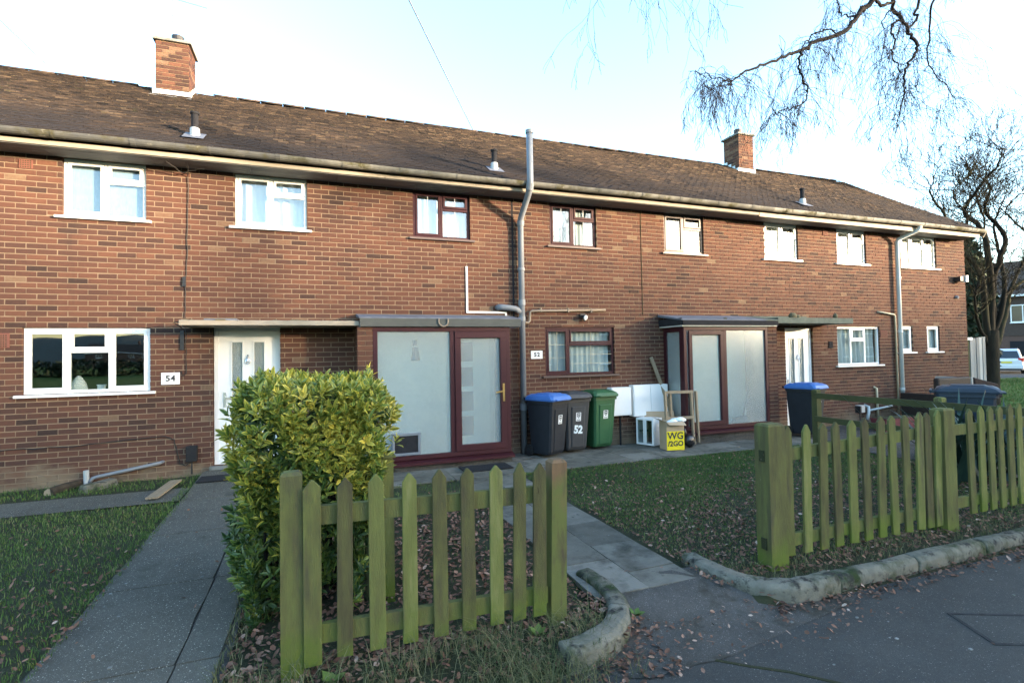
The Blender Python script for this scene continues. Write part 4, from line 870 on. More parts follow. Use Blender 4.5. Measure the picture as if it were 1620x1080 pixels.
# ------------------------------------------------------------------ fences
def post(x0, x1, y0, y1, z0, z1, par, mt, lean=(0, 0), label=None, slots=False, flat_top=False):
    c = .018; lx, ly = lean; t = random.uniform(.3, .7)
    R4 = lambda a, z: [(x0 + a + lx * (z - z0), y0 + a + ly * (z - z0), z), (x1 - a + lx * (z - z0), y0 + a + ly * (z - z0), z), (x1 - a + lx * (z - z0), y1 - a + ly * (z - z0), z), (x0 + a + lx * (z - z0), y1 - a + ly * (z - z0), z)]
    return MB().loft([R4(0, z0), R4(0, (z0 + z1) / 2), R4(.001, z1 - c), R4(c, z1)], t).build('post', M[mt], par, label=label)
def picket(xc, y, z0, z1, par, w=.092, th=.021, lean=0, mt='wood_moss', label=None):
    hw = w / 2; tz = z1 - .052; jj = random.uniform(-.006, .006)
    prof = [(-hw, z0 + jj), (hw, z0 - jj), (hw * .98, tz), (.012, z1), (-.012, z1), (-hw * .98, tz)]
    ly = random.uniform(-.006, .006); lean += random.gauss(0, .006); z1 += random.gauss(0, .006); w *= random.uniform(.94, 1.05); hw = w / 2
    prof = [(-hw, z0 + jj), (hw, z0 - jj), (hw * random.uniform(.93, 1), tz + random.uniform(-.008, .008)), (random.uniform(.002, .008), z1), (-random.uniform(.002, .008), z1), (-hw * random.uniform(.93, 1), tz + random.uniform(-.008, .008))]
    mb = MB().prism(prof, lambda a, z, d: (xc + a + lean * (z - z0), y + d * th + ly * (z - z0) * 2, z), 0, 1, random.uniform(.12, .82))
    return mb.build('picket', M[mt], par, label=label, bevel=.003)
FL = root('picket_fence', 'short mossy picket fence beside the variegated shrub', 'fence', (.65, -5.55, .17), group='mossy picket fence bays')
post(-.20, -.085, -5.60, -5.49, .02, 1.295, FL, 'wood_moss'); post(1.415, 1.525, -5.60, -5.49, .05, 1.225, FL, 'wood_bare', (.026, 0), label='post with orange bare wood at its top')
for i, (x, zt) in enumerate(((-.035, 1.255), (.135, 1.25), (.318, 1.245), (.505, 1.24), (.69, 1.24), (.865, 1.24), (1.045, 1.235), (1.195, 1.22), (1.335, 1.215))):
    picket(x, -5.615, .245 if i else .225, zt, FL, lean=.006 + .004 * (i > 5))
for z0, z1 in ((1.045, 1.015), (.385, .36)):
    MB().obox((-.08, -5.572, z0), (1.40, -5.572, z1), .04, .105, tint=.45).build('rail', M['wood_moss'], FL)
FRa = root('picket_fence', 'long mossy picket fence behind the curved kerb', 'fence', (4.5, -5.43, .17), group='mossy picket fence bays')
pa = post(3.41, 3.59, -5.50, -5.35, .02, 1.325, FRa, 'wood_moss')
for z in (1.06, .35): MB().box(3.398, 3.409, -5.455, -5.405, z - .04, z + .05).build('mortise', M['soil'], pa)
for x, zt in ((3.655, 1.295), (3.85, 1.295), (4.04, 1.30), (4.22, 1.30), (4.40, 1.305), (4.58, 1.31), (4.76, 1.31), (4.93, 1.315), (5.11, 1.315), (5.28, 1.32), (5.41, 1.32), (5.535, 1.325)):
    picket(x, -5.468, .23, zt, FRa)
for z0, z1 in ((1.05, 1.13), (.345, .375)): MB().obox((3.58, -5.425, z0), (5.66, -5.425, z1), .04, .10, tint=.5).build('rail', M['wood_moss'], FRa)
post(5.605, 5.77, -5.49, -5.36, .02, 1.335, FRa, 'wood_moss', label='wide fence post with a pale weathered stripe')
FRb = root('picket_fence', 'mossy picket fence bay by the strappy plant, running off the right edge', 'fence', (7.5, -5.40, .17), group='mossy picket fence bays')
x = 6.085
while x < 9.3:
    if abs(x - 7.75) > .1: picket(x, -5.455 + (x - 6) * .01, .28, 1.32, FRb)
    x += .165
for z0, z1 in ((1.11, 1.12), (.40, .40)): MB().obox((5.775, -5.415, z0), (9.4, -5.39, z1), .04, .10, tint=.5).build('rail', M['wood_moss'], FRb)
post(7.69, 7.80, -5.42, -5.31, .02, 1.33, FRb, 'wood_moss'); post(9.35, 9.46, -5.42, -5.31, .02, 1.33, FRb, 'wood_moss')
# post-and-rail fence between the two gardens
FI = root('rail_fence', 'dark two-rail garden fence beyond the long picket fence', 'fence', (8.6, -2.7, .17))
post(8.545, 8.655, -1.70, -1.59, .1, 1.19, FI, 'wood_dark'); post(8.545, 8.655, -3.75, -3.64, .1, 1.19, FI, 'wood_moss'); post(8.545, 8.655, -5.25, -5.14, .1, 1.19, FI, 'wood_moss')
for z in (1.08, .66): MB().obox((8.53, -1.66, z), (8.53, -5.2, z - .01), .035, .10, tint=.5).build('rail', M['wood_dark'], FI)
# the remaining two posts left of no. 52's path, behind the shrub
FG = root('fence_post', 'square mossy post right of the shrub, behind the short picket fence', 'post', (.47, -4.78, .17)); post(.415, .52, -4.83, -4.73, .05, 1.19, FG, 'wood_moss')
mb = FG.children[0]
FG2 = root('fence_post', 'dark narrow post half hidden under the right side of the shrub', 'post', (.36, -4.70, .17)); post(.325, .395, -4.74, -4.67, .05, 1.14, FG2, 'wood_dark')
for o_, s_ in ((FG, ((.40, .535),)), (FG2, ())):
    for a, b in s_: MB().box(a, b, -4.842, -4.72, 1.19, 1.205).build('post_cap', M['wood_moss'], o_)
# boards by the house corner
BF = root('board_fence', 'tall pale grey boarded fence at the far corner of the terrace', 'fence', (16.8, .35, .2))
for i in range(5): MB().box(16.72 + i * .135, 16.72 + i * .135 + .122, .30 + .01 * (i % 2), .325 + .01 * (i % 2), .15, 2.14 + .012 * i, random.random()).build('board', M['wood_grey'], BF)
MB().box(16.52, 16.66, .29, .42, .1, 2.08).build('post', M['wood_dark'], BF); MB().box(16.40, 16.72, .24, .45, 2.10, 2.17).build('post_cap', M['white_paint'], BF)
for z in (.5, 1.8): MB().box(16.66, 17.4, .345, .39, z, z + .08).build('rail', M['wood_grey'], BF)

# ------------------------------------------------------------------ shrub
def leaf_verts(L, w, fold):
    """8 points: base, three at 35 %, three at 70 %, tip; margins outside"""
    return np.array([(0, 0, 0), (-w * .5, L * .35, fold), (0, L * .38, 0), (w * .5, L * .35, fold), (-w * .42, L * .70, fold * .6), (0, L * .72, -.002), (w * .42, L * .70, fold * .6), (0, L, -.006)])
LF = [(0, 2, 1, 1), (0, 3, 2, 2), (1, 2, 5, 4), (2, 3, 6, 5), (4, 5, 7, 7), (5, 6, 7, 7)]
LQ = np.array([(1, 0, 2, 2), (2, 0, 3, 3), (1, 2, 5, 4), (2, 3, 6, 5), (4, 5, 7, 7), (5, 6, 7, 7)])
LT = np.array([(1, 0, 2), (2, 0, 3), (1, 2, 5), (1, 5, 4), (2, 3, 6), (2, 6, 5), (4, 5, 7), (5, 6, 7)])
LMARG = np.array([.3, 1, 0, 1, 1, 0, 1, .8])
SH = root('variegated_shrub', 'tall bushy variegated evergreen shrub clipped flat on top', 'shrub', (0, -4.4, .17))
def hedge_pts(n):
    """points on the shrub's skin with outward normals"""
    out = []
    while len(out) < n:
        f = random.random()
        if f < .42: p = Vector((random.uniform(-.50, .47), -4.98, random.uniform(.25, 1.71))); nn = Vector((0, -1, 0))
        elif f < .72: p = Vector((-.50, random.uniform(-4.98, -3.7), random.uniform(.12, 1.71))); nn = Vector((-1, 0, 0))
        elif f < .82: p = Vector((.47, random.uniform(-4.98, -3.7), random.uniform(.25, 1.68))); nn = Vector((1, 0, 0))
        else: p = Vector((random.uniform(-.50, .47), random.uniform(-4.98, -3.7), 1.71)); nn = Vector((0, 0, 1))
        z = p.z
        # round the shoulders, undercut the right-hand foot, hollow the front foot
        cx, cy = -.02, -4.25
        if z > 1.45:
            k = 1 - .09 * ((z - 1.45) / .26) ** 2; p.x = cx + (p.x - cx) * k; p.y = cy + (p.y - cy) * k; nn = (nn + Vector((0, 0, (z - 1.5) * 2))).normalized()
        if p.x > .0 and z < 1.15: p.x *= (.50 + .5 * (z / 1.15))
        if nn.y < -.5 and z < 1.2: p.y += .28 * (1.2 - z)
        if nn.x < -.5: p.x += .05 * math.sin(p.y * 5 + z * 4) + (.10 * (.8 - z) if z < .8 else 0)
        e = max(0, -p.y - 4.55) / .43; p.x = cx + (p.x - cx) * (1 - .13 * e * e)
        bump = .09 * (math.sin(p.x * 7 + 1) * math.sin(p.z * 6 + 2) + .7 * math.sin(p.y * 6 + p.z * 4)) + random.gauss(0, .03)
        p += nn * bump * .7
        dens = 1.0 if math.sin(p.x * 11 + p.y * 8 + 1) * math.sin(p.z * 9 + p.x * 4) > -.45 else .25
        if nn.y < -.5 and z < .75: dens = .35
        if nn.y < -.5 and .05 < p.x < .5 and .8 < z < 1.15: dens = .45
        if random.random() < dens: out.append((p, nn))
    return out
leaves = []      # (matrix 4x4, tint)
ups = Vector((0, 0, 1))
def rosette(p, nn, tint, nl, size, spread):
    ax = (nn * .55 + ups * random.uniform(.35, .9) + Vector((random.gauss(0, .3), random.gauss(0, .3), random.gauss(0, .2)))).normalized()
    a = ax.orthogonal().normalized(); b = ax.cross(a); ph = random.random() * 6.28
    for i in range(nl):
        q = ph + i * 2.4; tilt = spread * (.25 + .75 * (i + .5) / nl)
        d = (a * math.cos(q) + b * math.sin(q)) * math.sin(tilt) + ax * math.cos(tilt); d.normalize()
        side = d.cross(ax); side = side.normalized() if side.length > 1e-4 else d.orthogonal().normalized(); up = side.cross(d)
        s = size * random.uniform(.55, 1.25)
        mm = Matrix((side * s, d * s, up * s)).transposed().to_4x4(); mm.translation = p + ax * (-.05 * i / nl) + d * .004
        leaves.append((mm, tint + random.uniform(-.12, .12)))
for p, nn in hedge_pts(1750):
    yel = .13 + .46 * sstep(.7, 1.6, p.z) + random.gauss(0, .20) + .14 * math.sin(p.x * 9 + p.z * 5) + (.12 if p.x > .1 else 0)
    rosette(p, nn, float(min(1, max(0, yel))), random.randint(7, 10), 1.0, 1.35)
nouter = len(leaves)
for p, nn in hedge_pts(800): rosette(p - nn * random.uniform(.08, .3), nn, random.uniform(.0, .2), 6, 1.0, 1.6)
lv = leaf_verts(.074, .025, .004)
cam_d = sorted(range(nouter), key=lambda i: (leaves[i][0].translation - CAM).length + (0 if leaves[i][0].translation.y < -4.85 or leaves[i][0].translation.x < -.55 else 5))
indiv = set(cam_d[:300])
lm = []
for i in range(8):
    q = LT.copy(); lm.append(fast_mesh('leaf', lv, q, np.full(8, (i + .5) / 8), M['hedge_leaf'], LMARG))
so_ = Vector((0, -4.4, .17))
for i in indiv:
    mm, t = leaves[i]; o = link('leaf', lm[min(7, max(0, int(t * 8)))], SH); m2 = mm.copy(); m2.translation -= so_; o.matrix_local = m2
rest = [leaves[i] for i in range(len(leaves)) if i not in indiv]; n = len(rest)
MMs = np.array([np.array(q[0]) for q in rest]); tt = np.array([q[1] for q in rest])
V = np.einsum('nij,vj->nvi', MMs[:, :3, :3], lv) + MMs[:, None, :3, 3]; V = V.reshape(-1, 3) - np.array(so_)
Q = (np.arange(n)[:, None, None] * 8 + LT[None]).reshape(-1, 3)
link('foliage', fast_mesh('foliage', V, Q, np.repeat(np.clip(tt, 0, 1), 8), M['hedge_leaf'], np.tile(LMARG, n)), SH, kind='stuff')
mb = MB()
for i in range(46):
    bx, by = random.uniform(-.35, .3), random.uniform(-4.7, -3.8); tx, ty = min(.32, max(-.36, bx * 1.3 + random.gauss(0, .06))), min(-3.8, by + random.gauss(0, .2)); zt = random.uniform(1.0, 1.7)
    mb.tube([(bx, by, .1), (bx + (tx - bx) * .3 + random.gauss(0, .04), by + (ty - by) * .3, .1 + zt * .4), (tx, max(ty, -4.92), zt)], [.018, .012, .005], 5, random.random())
mb.build('stem', M['twig'], SH, kind='stuff')

# ------------------------------------------------------------------ wheelie bins
def bin_(name, label, loc, rz, body, lid, group, number=None, stick='sticker', bin_h=1.0):
    r = root(name, label, 'wheelie bin', loc, rz, group, local=True); r.scale = (.90, .88, 1)
    def ring(w, y0, y1, z, c=.035): return [(-w + c, y0, z), (w - c, y0, z), (w, y0 + c, z), (w, y1 - c, z), (w - c, y1, z), (-w + c, y1, z), (-w, y1 - c, z), (-w, y0 + c, z)]
    b = MB().loft([ring(.215, -.20, .25, .05), ring(.225, -.235, .27, .10), ring(.262, -.315, .315, .84), ring(.265, -.32, .32, .90), ring(.285, -.345, .335, .905), ring(.285, -.345, .335, .955)]).build('body', M[body], r)
    bm_ = MB(); bm_.box(-.12, -.105, -.275, -.25, .12, .80); bm_.box(.105, .12, -.275, -.25, .12, .80)
    rb = MB().loft([[(-.13, -.238, .10), (.13, -.238, .10), (.15, -.322, .82), (-.15, -.322, .82)], [(-.12, -.248, .11), (.12, -.248, .11), (.14, -.329, .81), (-.14, -.329, .81)]]).build('front_panel', M[body], b)
    t = -.30 / 3.6
    l = MB().loft([ring(.295, -.375, .345, .957, .03), ring(.30, -.385, .35, .985, .03), ring(.285, -.36, .33, 1.03, .05), ring(.24, -.30, .26, 1.06, .06)]).build('lid', M[lid], r)
    MB().loft([ring(.19, -.24, .18, 1.061, .03), ring(.18, -.22, .16, 1.075, .03)]).build('lid_panel', M[lid], l)
    MB().box(-.20, .20, -.425, -.384, .962, .985).build('lid_grip', M[lid], l, bevel=.006)
    MB().tube([(-.24, .40, .985), (.24, .40, .985)], .017, 8).build('handle', M[body], r)
    hb = MB()
    for x in (-.22, 0, .22): hb.box(x - .02, x + .02, .33, .405, .955, .995)
    hb.build('handle_bracket', M[body], r)
    for x in (-.275, .235):
        w = MB().tube([(x, .27, .10), (x + .04, .27, .10)], .10, 18).build('wheel', M['rubber'], r); MB().tube([(x - .002, .27, .10), (x + .042, .27, .10)], .045, 12).build('hub', M[body], w)
    tilt = math.atan2(.085, .72)
    def on_front(x, z): return Vector((x, -.238 - (z - .10) / .72 * .086 - .0125, z))
    if stick:
        c = on_front(.0, .64); s = MB(); h = .075
        s.add([(-.055, on_front(0, .64 - h).y, .64 - h), (.055, on_front(0, .64 - h).y, .64 - h), (.055, on_front(0, .64 + h).y, .64 + h), (-.055, on_front(0, .64 + h).y, .64 + h)], [(0, 1, 2, 3)]); s = s.build('sticker', M['sticker'], r)
        sh = [(-.036, .055), (.036, .055), (.036, .0), (.0, -.04), (-.036, .0)]
        y_ = lambda z: on_front(0, .64 + z).y - .002
        MB().add([(x, y_(z + .012), .64 + z + .012) for x, z in sh], [(0, 1, 2, 3, 4)]).build('crest', M['ink'], s)
        MB().add([(x * .62, y_(z * .62 + .014) - .001, .64 + z * .62 + .014) for x, z in sh], [(0, 1, 2, 3, 4)]).build('crest_field', M['sticker'], s)
        MB().add([(-.018, y_(.01) - .002, .652), (.018, y_(.01) - .002, .652), (.018, y_(.03) - .002, .674), (-.018, y_(.03) - .002, .674)], [(0, 1, 2, 3)]).build('crest_bar', M['ink'], s)
        lt = MB()
        for i in range(2): zz = -.052 - .012 * i; lt.add([(-.04, y_(zz), .64 + zz), (.04, y_(zz), .64 + zz), (.04, y_(zz + .006), .64 + zz + .006), (-.04, y_(zz + .006), .64 + zz + .006)], [(0, 1, 2, 3)])
        lt.build('print_line', M['ink'], s, kind='stuff')
    if number:
        text_mesh(number, .19, 'painted_number', M['white_paint'], r, Matrix.Translation(on_front(.0, .41) + Vector((0, -.004, 0))) @ Matrix.Rotation(R(4), 4, 'Y') @ Matrix.Rotation(R(90) + tilt, 4, 'X'), extrude=.001, bold=.009)
    return r
gb = 'council wheelie bins'
bin_('wheelie_bin', 'black wheelie bin with a blue lid beside the tall grey soil pipe', (3.73, -.45, .18), R(25), 'bin_black', 'bin_blue', gb)
bin_('wheelie_bin', 'dark grey wheelie bin painted with 52, between blue-lidded and green bins', (4.28, -.24, .18), R(2), 'bin_grey', 'bin_grey', gb, '52')
bin_('wheelie_bin', 'green wheelie bin next to the white meter boxes', (4.86, -.15, .18), R(6), 'bin_green', 'bin_green', gb)
bin_('wheelie_bin', 'black wheelie bin with a blue lid outside the right-hand white door', (9.30, -.82, .18), R(12), 'bin_black', 'bin_blue', gb)
bin_('wheelie_bin', 'slate blue wheelie bin behind the long strappy leaves', (9.55, -3.50, .19), R(30), 'bin_slate', 'bin_slate', gb).scale = (1.08, 1.08, 1.06)

# ------------------------------------------------------------------ clutter by the right-hand porch
CB = root('glazed_cabinet', 'small white cabinet with two glazed doors on the patio', 'cabinet', (5.90, -.30, .19), R(-68), local=True)
mb = MB(); bars(mb, -.19, .19, 0, .50, .02, -.14, .14); mb.box(-.17, .17, .12, .139, .02, .48); mb.build('case', M['white_plastic'], CB, bevel=.003)
for x0, x1 in ((-.188, -.002), (.002, .188)):
    mb = MB(); bars(mb, x0, x1, .004, .496, .034, -.16, -.142); d = mb.build('cabinet_door', M['white_plastic'], CB, bevel=.003); MB().box(x0 + .03, x1 - .03, -.153, -.149, .036, .464).build('pane', M['glass'], d)
MB().box(-.16, .16, -.10, .10, .245, .255).build('shelf', M['brown_rattan'], CB); MB().box(-.17, .17, .10, .119, .02, .48).build('back_panel', M['far_brick'], CB)
CT = root('cardboard_carton', 'tall open cardboard carton with yellow printed band and black lettering', 'carton', (5.95, -.90, .19), R(-10), local=True)
mb = MB()
for a in ((-.165, .165, -.14, -.136), (-.165, .165, .136, .14), (-.165, -.161, -.135, .135), (.161, .165, -.135, .135)): mb.box(*a, .0, .50)
mb.box(-.16, .16, -.135, .135, 0, .006); mb.build('carton_wall', M['card'], CT); MB().box(-.166, .166, -.1425, -.1405, .004, .335).build('yellow_band', M['yellow_print'], CT)
MB().add([(-.165, -.14, .50), (.165, -.14, .50), (.17, -.23, .44), (-.16, -.24, .46)], [(0, 1, 2, 3)]).build('flap', M['card'], CT); MB().add([(-.165, -.135, .50), (-.165, .135, .50), (-.31, .12, .565), (-.30, -.11, .56)], [(0, 1, 2, 3)]).build('flap', M['card'], CT)
for tx, z, s in (('WG', .25, .17), ('/2GO', .115, .125)): text_mesh(tx, s, 'printed_lettering', M['ink'], CT, facing((0.0, -.1445, z), Vector((0, 0, 0))), extrude=.0006, bold=.004)
PW = root('plastic_wrap', 'crumpled clear plastic poking out of the cardboard carton', 'plastic', (5.99, -.90, .66))
for c in ((5.93, -.94, .67), (6.05, -.88, .68), (6.13, -.92, .70)): lump(c, (.11, .08, .05), 0, 'white_paint', 'plastic_fold', PW)
CX = root('cardboard_box', 'low brown cardboard box behind the white glazed cabinet', 'box', (6.22, -.12, .19), R(-25), local=True)
mb = MB()
for a in ((-.28, .28, -.16, -.155), (-.28, .28, .155, .16), (-.28, -.275, -.154, .154), (.275, .28, -.154, .154)): mb.box(*a, .0, .60)
mb.build('carton_wall', M['card'], CX); MB().box(-.27, .27, -.15, .15, 0, .01).build('carton_base', M['card'], CX)
WF = root('timber_frame', 'bare pine window frame leaning against the right-hand porch', 'frame', (6.35, -.70, .19))
def fpt(u, v, d):   # u along the frame, v up, d depth; the frame leans back
    return Vector((6.04 + u * .76 + d * .5, -.66 - u * .10 + v * .05 + d * -.0 + .16 * d, .20 + v))
for u, v0, v1, d in ((0, 0, 1.0, 0), (.70, 0, 1.0, 0), (.06, .02, .98, .16), (.78, .02, .98, .12)): MB().obox(fpt(u, v0, d), fpt(u, v1, d), .05, .035, (1, 0, 0)).build('stile', M['wood_pine'], WF)
for v, d in ((.975, -.01), (.03, -.01), (.50, -.01)): MB().obox(fpt(.0, v, d), fpt(.75, v, d), .045, .05).build('rail', M['wood_pine'], WF)
PK = root('plank', 'grey wooden plank leaning on the wall beside the porch', 'plank', (6.5, -.4, .2)); MB().obox((6.62, -.34, .20), (6.16, -.035, 1.83), .022, .085, (1, .3, 0)).build('board', M['wood_pine'], PK)
BB = root('bin_bag', 'black plastic bin bag at the foot of the pine frame', 'rubbish bag', (6.36, -.86, .19)); lump((6.36, -.86, .30), (.12, .09, .12), 0, 'bag_black', 'bag', BB); lump((6.28, -.84, .44), (.04, .04, .09), 0, 'bag_black', 'bag_neck', BB)
DM = MB().box(2.05, 2.82, -1.16, -.76, .186, .2).build('door_mat', M['mat_black'], loc=(2.43, -.96, .19)); tag(DM, 'black rubber door mat before the left maroon porch', 'door mat')

# ------------------------------------------------------------------ right-hand garden
SO = root('garden_sofa', 'brown rattan garden sofa behind the slate blue bin', 'sofa', (13.75, -1.15, .22), R(0), local=True)
MB().box(-.9, .25, -.02, .10, .30, 1.02).build('backrest', M['brown_rattan'], SO, bevel=.04); MB().box(-.9, .25, .10, .75, .12, .42).build('seat', M['brown_rattan'], SO, bevel=.02)
MB().box(-.98, -.90, -.02, .75, .1, .66).build('armrest', M['brown_rattan'], SO, bevel=.02); MB().box(.255, .33, -.02, .75, .1, 1.0).build('armrest', M['wood_grey'], SO, bevel=.02)
MB().loft([[(.36, -.06, .55), (1.35, -.06, .50), (1.35, .16, .50), (.36, .16, .55)], [(.36, -.02, 1.0), (1.25, -.02, .82), (1.25, .16, .82), (.36, .16, 1.0)]]).build('cushion', M['brown_cushion'], SO, bevel=.03)
SLm = root('solar_light', 'small grey solar garden light on a thin stake by the wall', 'garden light', (11.35, -.45, .17)); MB().tube([(11.35, -.45, .17), (11.35, -.45, .50)], .012, 6).build('stake', M['black_metal'], SLm); MB().box(11.27, 11.43, -.52, -.40, .50, .66).build('lamp_head', M['pale_pipe'], SLm, bevel=.01); MB().box(11.265, 11.30, -.53, -.405, .49, .65).build('shade', M['black_metal'], SLm)
TR = root('planter_trough', 'dark red planter trough on the gravel by the wall', 'planter', (11.6, -1.0, .17))
mb = MB().loft([[(11.15, -1.15, .17), (12.1, -1.15, .17), (12.1, -.9, .17), (11.15, -.9, .17)], [(11.10, -1.2, .44), (12.15, -1.2, .44), (12.15, -.85, .44), (11.10, -.85, .44)]]); mb.build('trough', M['purple_pot'], TR); MB().box(11.13, 12.12, -1.17, -.88, .441, .447).build('soil_fill', M['soil'], TR)
bedr = grid_sheet('gravel_bed', 8.75, 16, -4.9, -.05, .5, .004, M['old_tarmac'])
ST = root('strappy_plant', 'clump of long dark strappy leaves behind the right-hand picket fence', 'plant', (8.6, -4.35, .17))
def blade_strip(base, az, L, w, droop, lift=1.1):
    pts = []; p = Vector(base); d = Vector((math.cos(az) * .55, math.sin(az) * .55, lift)).normalized(); n = 7
    for i in range(n + 1):
        pts.append(p.copy()); p = p + d * (L / n); d = (d + Vector((math.cos(az), math.sin(az), -.9)) * droop / n * (i + 1)).normalized()
    s = Vector((-math.sin(az), math.cos(az), 0)); vs = []
    for i, q in enumerate(pts):
        ww = w * (1 - (i / n) ** 2.2) + .001; vs += [q - s * ww / 2, q + s * ww / 2 + Vector((0, 0, .006))]
    return MB().add(vs, [(2 * i, 2 * i + 1, 2 * i + 3, 2 * i + 2) for i in range(n)], random.random())
for i in range(84):
    az = random.uniform(0, 6.28); c = (8.35 + random.gauss(0, .38), -4.3 + random.gauss(0, .18), .2)
    blade_strip(c, az, random.uniform(.85, 1.4), random.uniform(.05, .075), random.uniform(.06, .26)).build('strap_leaf', M['strap_leaf'], ST)
# ------------------------------------------------------------------ odds and ends in the left garden
LG = root('sawn_log', 'short sawn log lying beside the grey pipe stub', 'log', (-3.05, -.30, .26)); MB().tube([(-3.02, -.10, .30), (-3.10, -.30, .30), (-3.17, -.52, .295)], [.055, .065, .06], 9).build('log', M['bark'], LG); MB().tube([(-3.17, -.52, .295), (-3.1705, -.523, .295)], .058, 9).build('sawn_end', M['wood_pine'], LG)
LG = root('stone_block', 'pale broken block under the sloping grey waste pipe', 'stone', (-2.75, -.3, .26)); MB().loft([[(-2.90, -.48, .24), (-2.78, -.52, .24), (-2.55, -.12, .24), (-2.68, -.08, .24)], [(-2.88, -.46, .35), (-2.79, -.49, .345), (-2.57, -.13, .34), (-2.67, -.1, .35)]]).build('block', M['kerb'], LG, bevel=.012)
SB = root('slatted_board', 'ribbed piece of decking lying at the edge of the left lawn', 'decking board', (-1.8, -.85, .27))
for i in range(4): MB().obox((-1.93 + i * .035, -1.30, .285), (-1.86 + i * .035, -.45, .305), .028, .022, tint=.4 + .15 * (i % 2)).build('slat', M['wood_pine'], SB)
# drain cover in the pavement
DC = root('inspection_cover', 'worn rectangular metal cover set in the pavement at the right', 'drain cover', (4.30, -6.68, .084), R(-25), local=True)
mb = MB(); mb.box(-.34, .34, -.20, -.182, 0, .005); mb.box(-.34, .34, .182, .20, 0, .005); mb.box(-.34, -.322, -.181, .181, 0, .005); mb.box(.322, .34, -.181, .181, 0, .005); mb.build('cover_frame', M['tarmac_dark'], DC)
MB().box(-.316, .316, -.176, .176, 0, .003).build('cover_plate', M['tarmac'], DC)

# ------------------------------------------------------------------ bare trees
class Tubes:
    """many thin tubes gathered for one mesh (numpy)"""
    def __init__(s): s.v = []; s.q = []; s.t = []; s.n = 0
    def tube(s, pts, rad, n=3, tint=.5):
        P = np.array([tuple(p) for p in pts]); k = len(P); D = np.gradient(P, axis=0); D /= np.linalg.norm(D, axis=1, keepdims=True) + 1e-9
        ref = np.array((.31, .87, .38)); A = np.cross(D, ref); A /= np.linalg.norm(A, axis=1, keepdims=True) + 1e-9; B = np.cross(D, A)
        an = np.linspace(0, 2 * np.pi, n, endpoint=False); rad = np.broadcast_to(np.asarray(rad, float), (k,))
        V = P[:, None] + rad[:, None, None] * (A[:, None] * np.cos(an)[None, :, None] + B[:, None] * np.sin(an)[None, :, None])
        i = np.arange(k - 1)[:, None] * n; j = np.arange(n)[None]; j2 = (j + 1) % n
        q = np.stack([i + j, i + j2, i + n + j2, i + n + j], -1).reshape(-1, 4) + s.n
        s.v.append(V.reshape(-1, 3)); s.q.append(q); s.t.append(np.full(len(q), tint)); s.n += k * n
    def build(s, name, mt, parent, kind=None):
        V = np.concatenate(s.v) - np.array(ORI[parent.name]); me = fast_mesh(name, V, np.concatenate(s.q), np.concatenate(s.t), mt); me.shade_smooth()
        return link(name, me, parent, kind=kind)
def curve_through(pts, n=6, jit=0.):
    """Catmull-Rom through points with a little wander"""
    P = [Vector(p) for p in pts]; P = [P[0] * 2 - P[1]] + P + [P[-1] * 2 - P[-2]]; out = []
    for i in range(1, len(P) - 2):
        for k in range(n):
            t = k / n; a, b, c, d = P[i - 1:i + 3]
            q = .5 * ((2 * b) + (c - a) * t + (2 * a - 5 * b + 4 * c - d) * t * t + (3 * b - a - 3 * c + d) * t ** 3)
            out.append(q + Vector((random.gauss(0, jit), random.gauss(0, jit), random.gauss(0, jit))))
    return out + [P[-2]]
def grow(T_, p, d, L, r, lev, grav, wander, split, minr, segs=6):
    """a branch that wanders and throws side branches"""
    pts = [p.copy()]; q = p.copy(); dd = d.normalized(); kids = []
    for i in range(segs):
        dd = (dd + Vector((random.gauss(0, wander), random.gauss(0, wander), random.gauss(0, wander) + grav))).normalized(); q = q + dd * (L / segs); pts.append(q.copy())
        if i >= 1 and lev > 0 and random.random() < split: kids.append((q.copy(), dd.copy(), 1 - i / segs * .5))
    rr = [max(minr, r * (1 - .75 * i / segs)) for i in range(segs + 1)]
    T_.tube(pts, rr, 5 if r > .02 else 3, random.random())
    if lev > 0: kids.append((q, dd, .6))
    for (kp, kd, f) in kids:
        ax = kd.orthogonal().normalized(); ax.rotate(Matrix.Rotation(random.random() * 6.28, 3, kd)); nd = (kd + ax * random.uniform(.45, 1.1)).normalized()
        grow(T_, kp, nd, L * random.uniform(.5, .75) * f, r * .5, lev - 1, grav, wander * 1.1, split, minr, max(3, segs - 1))
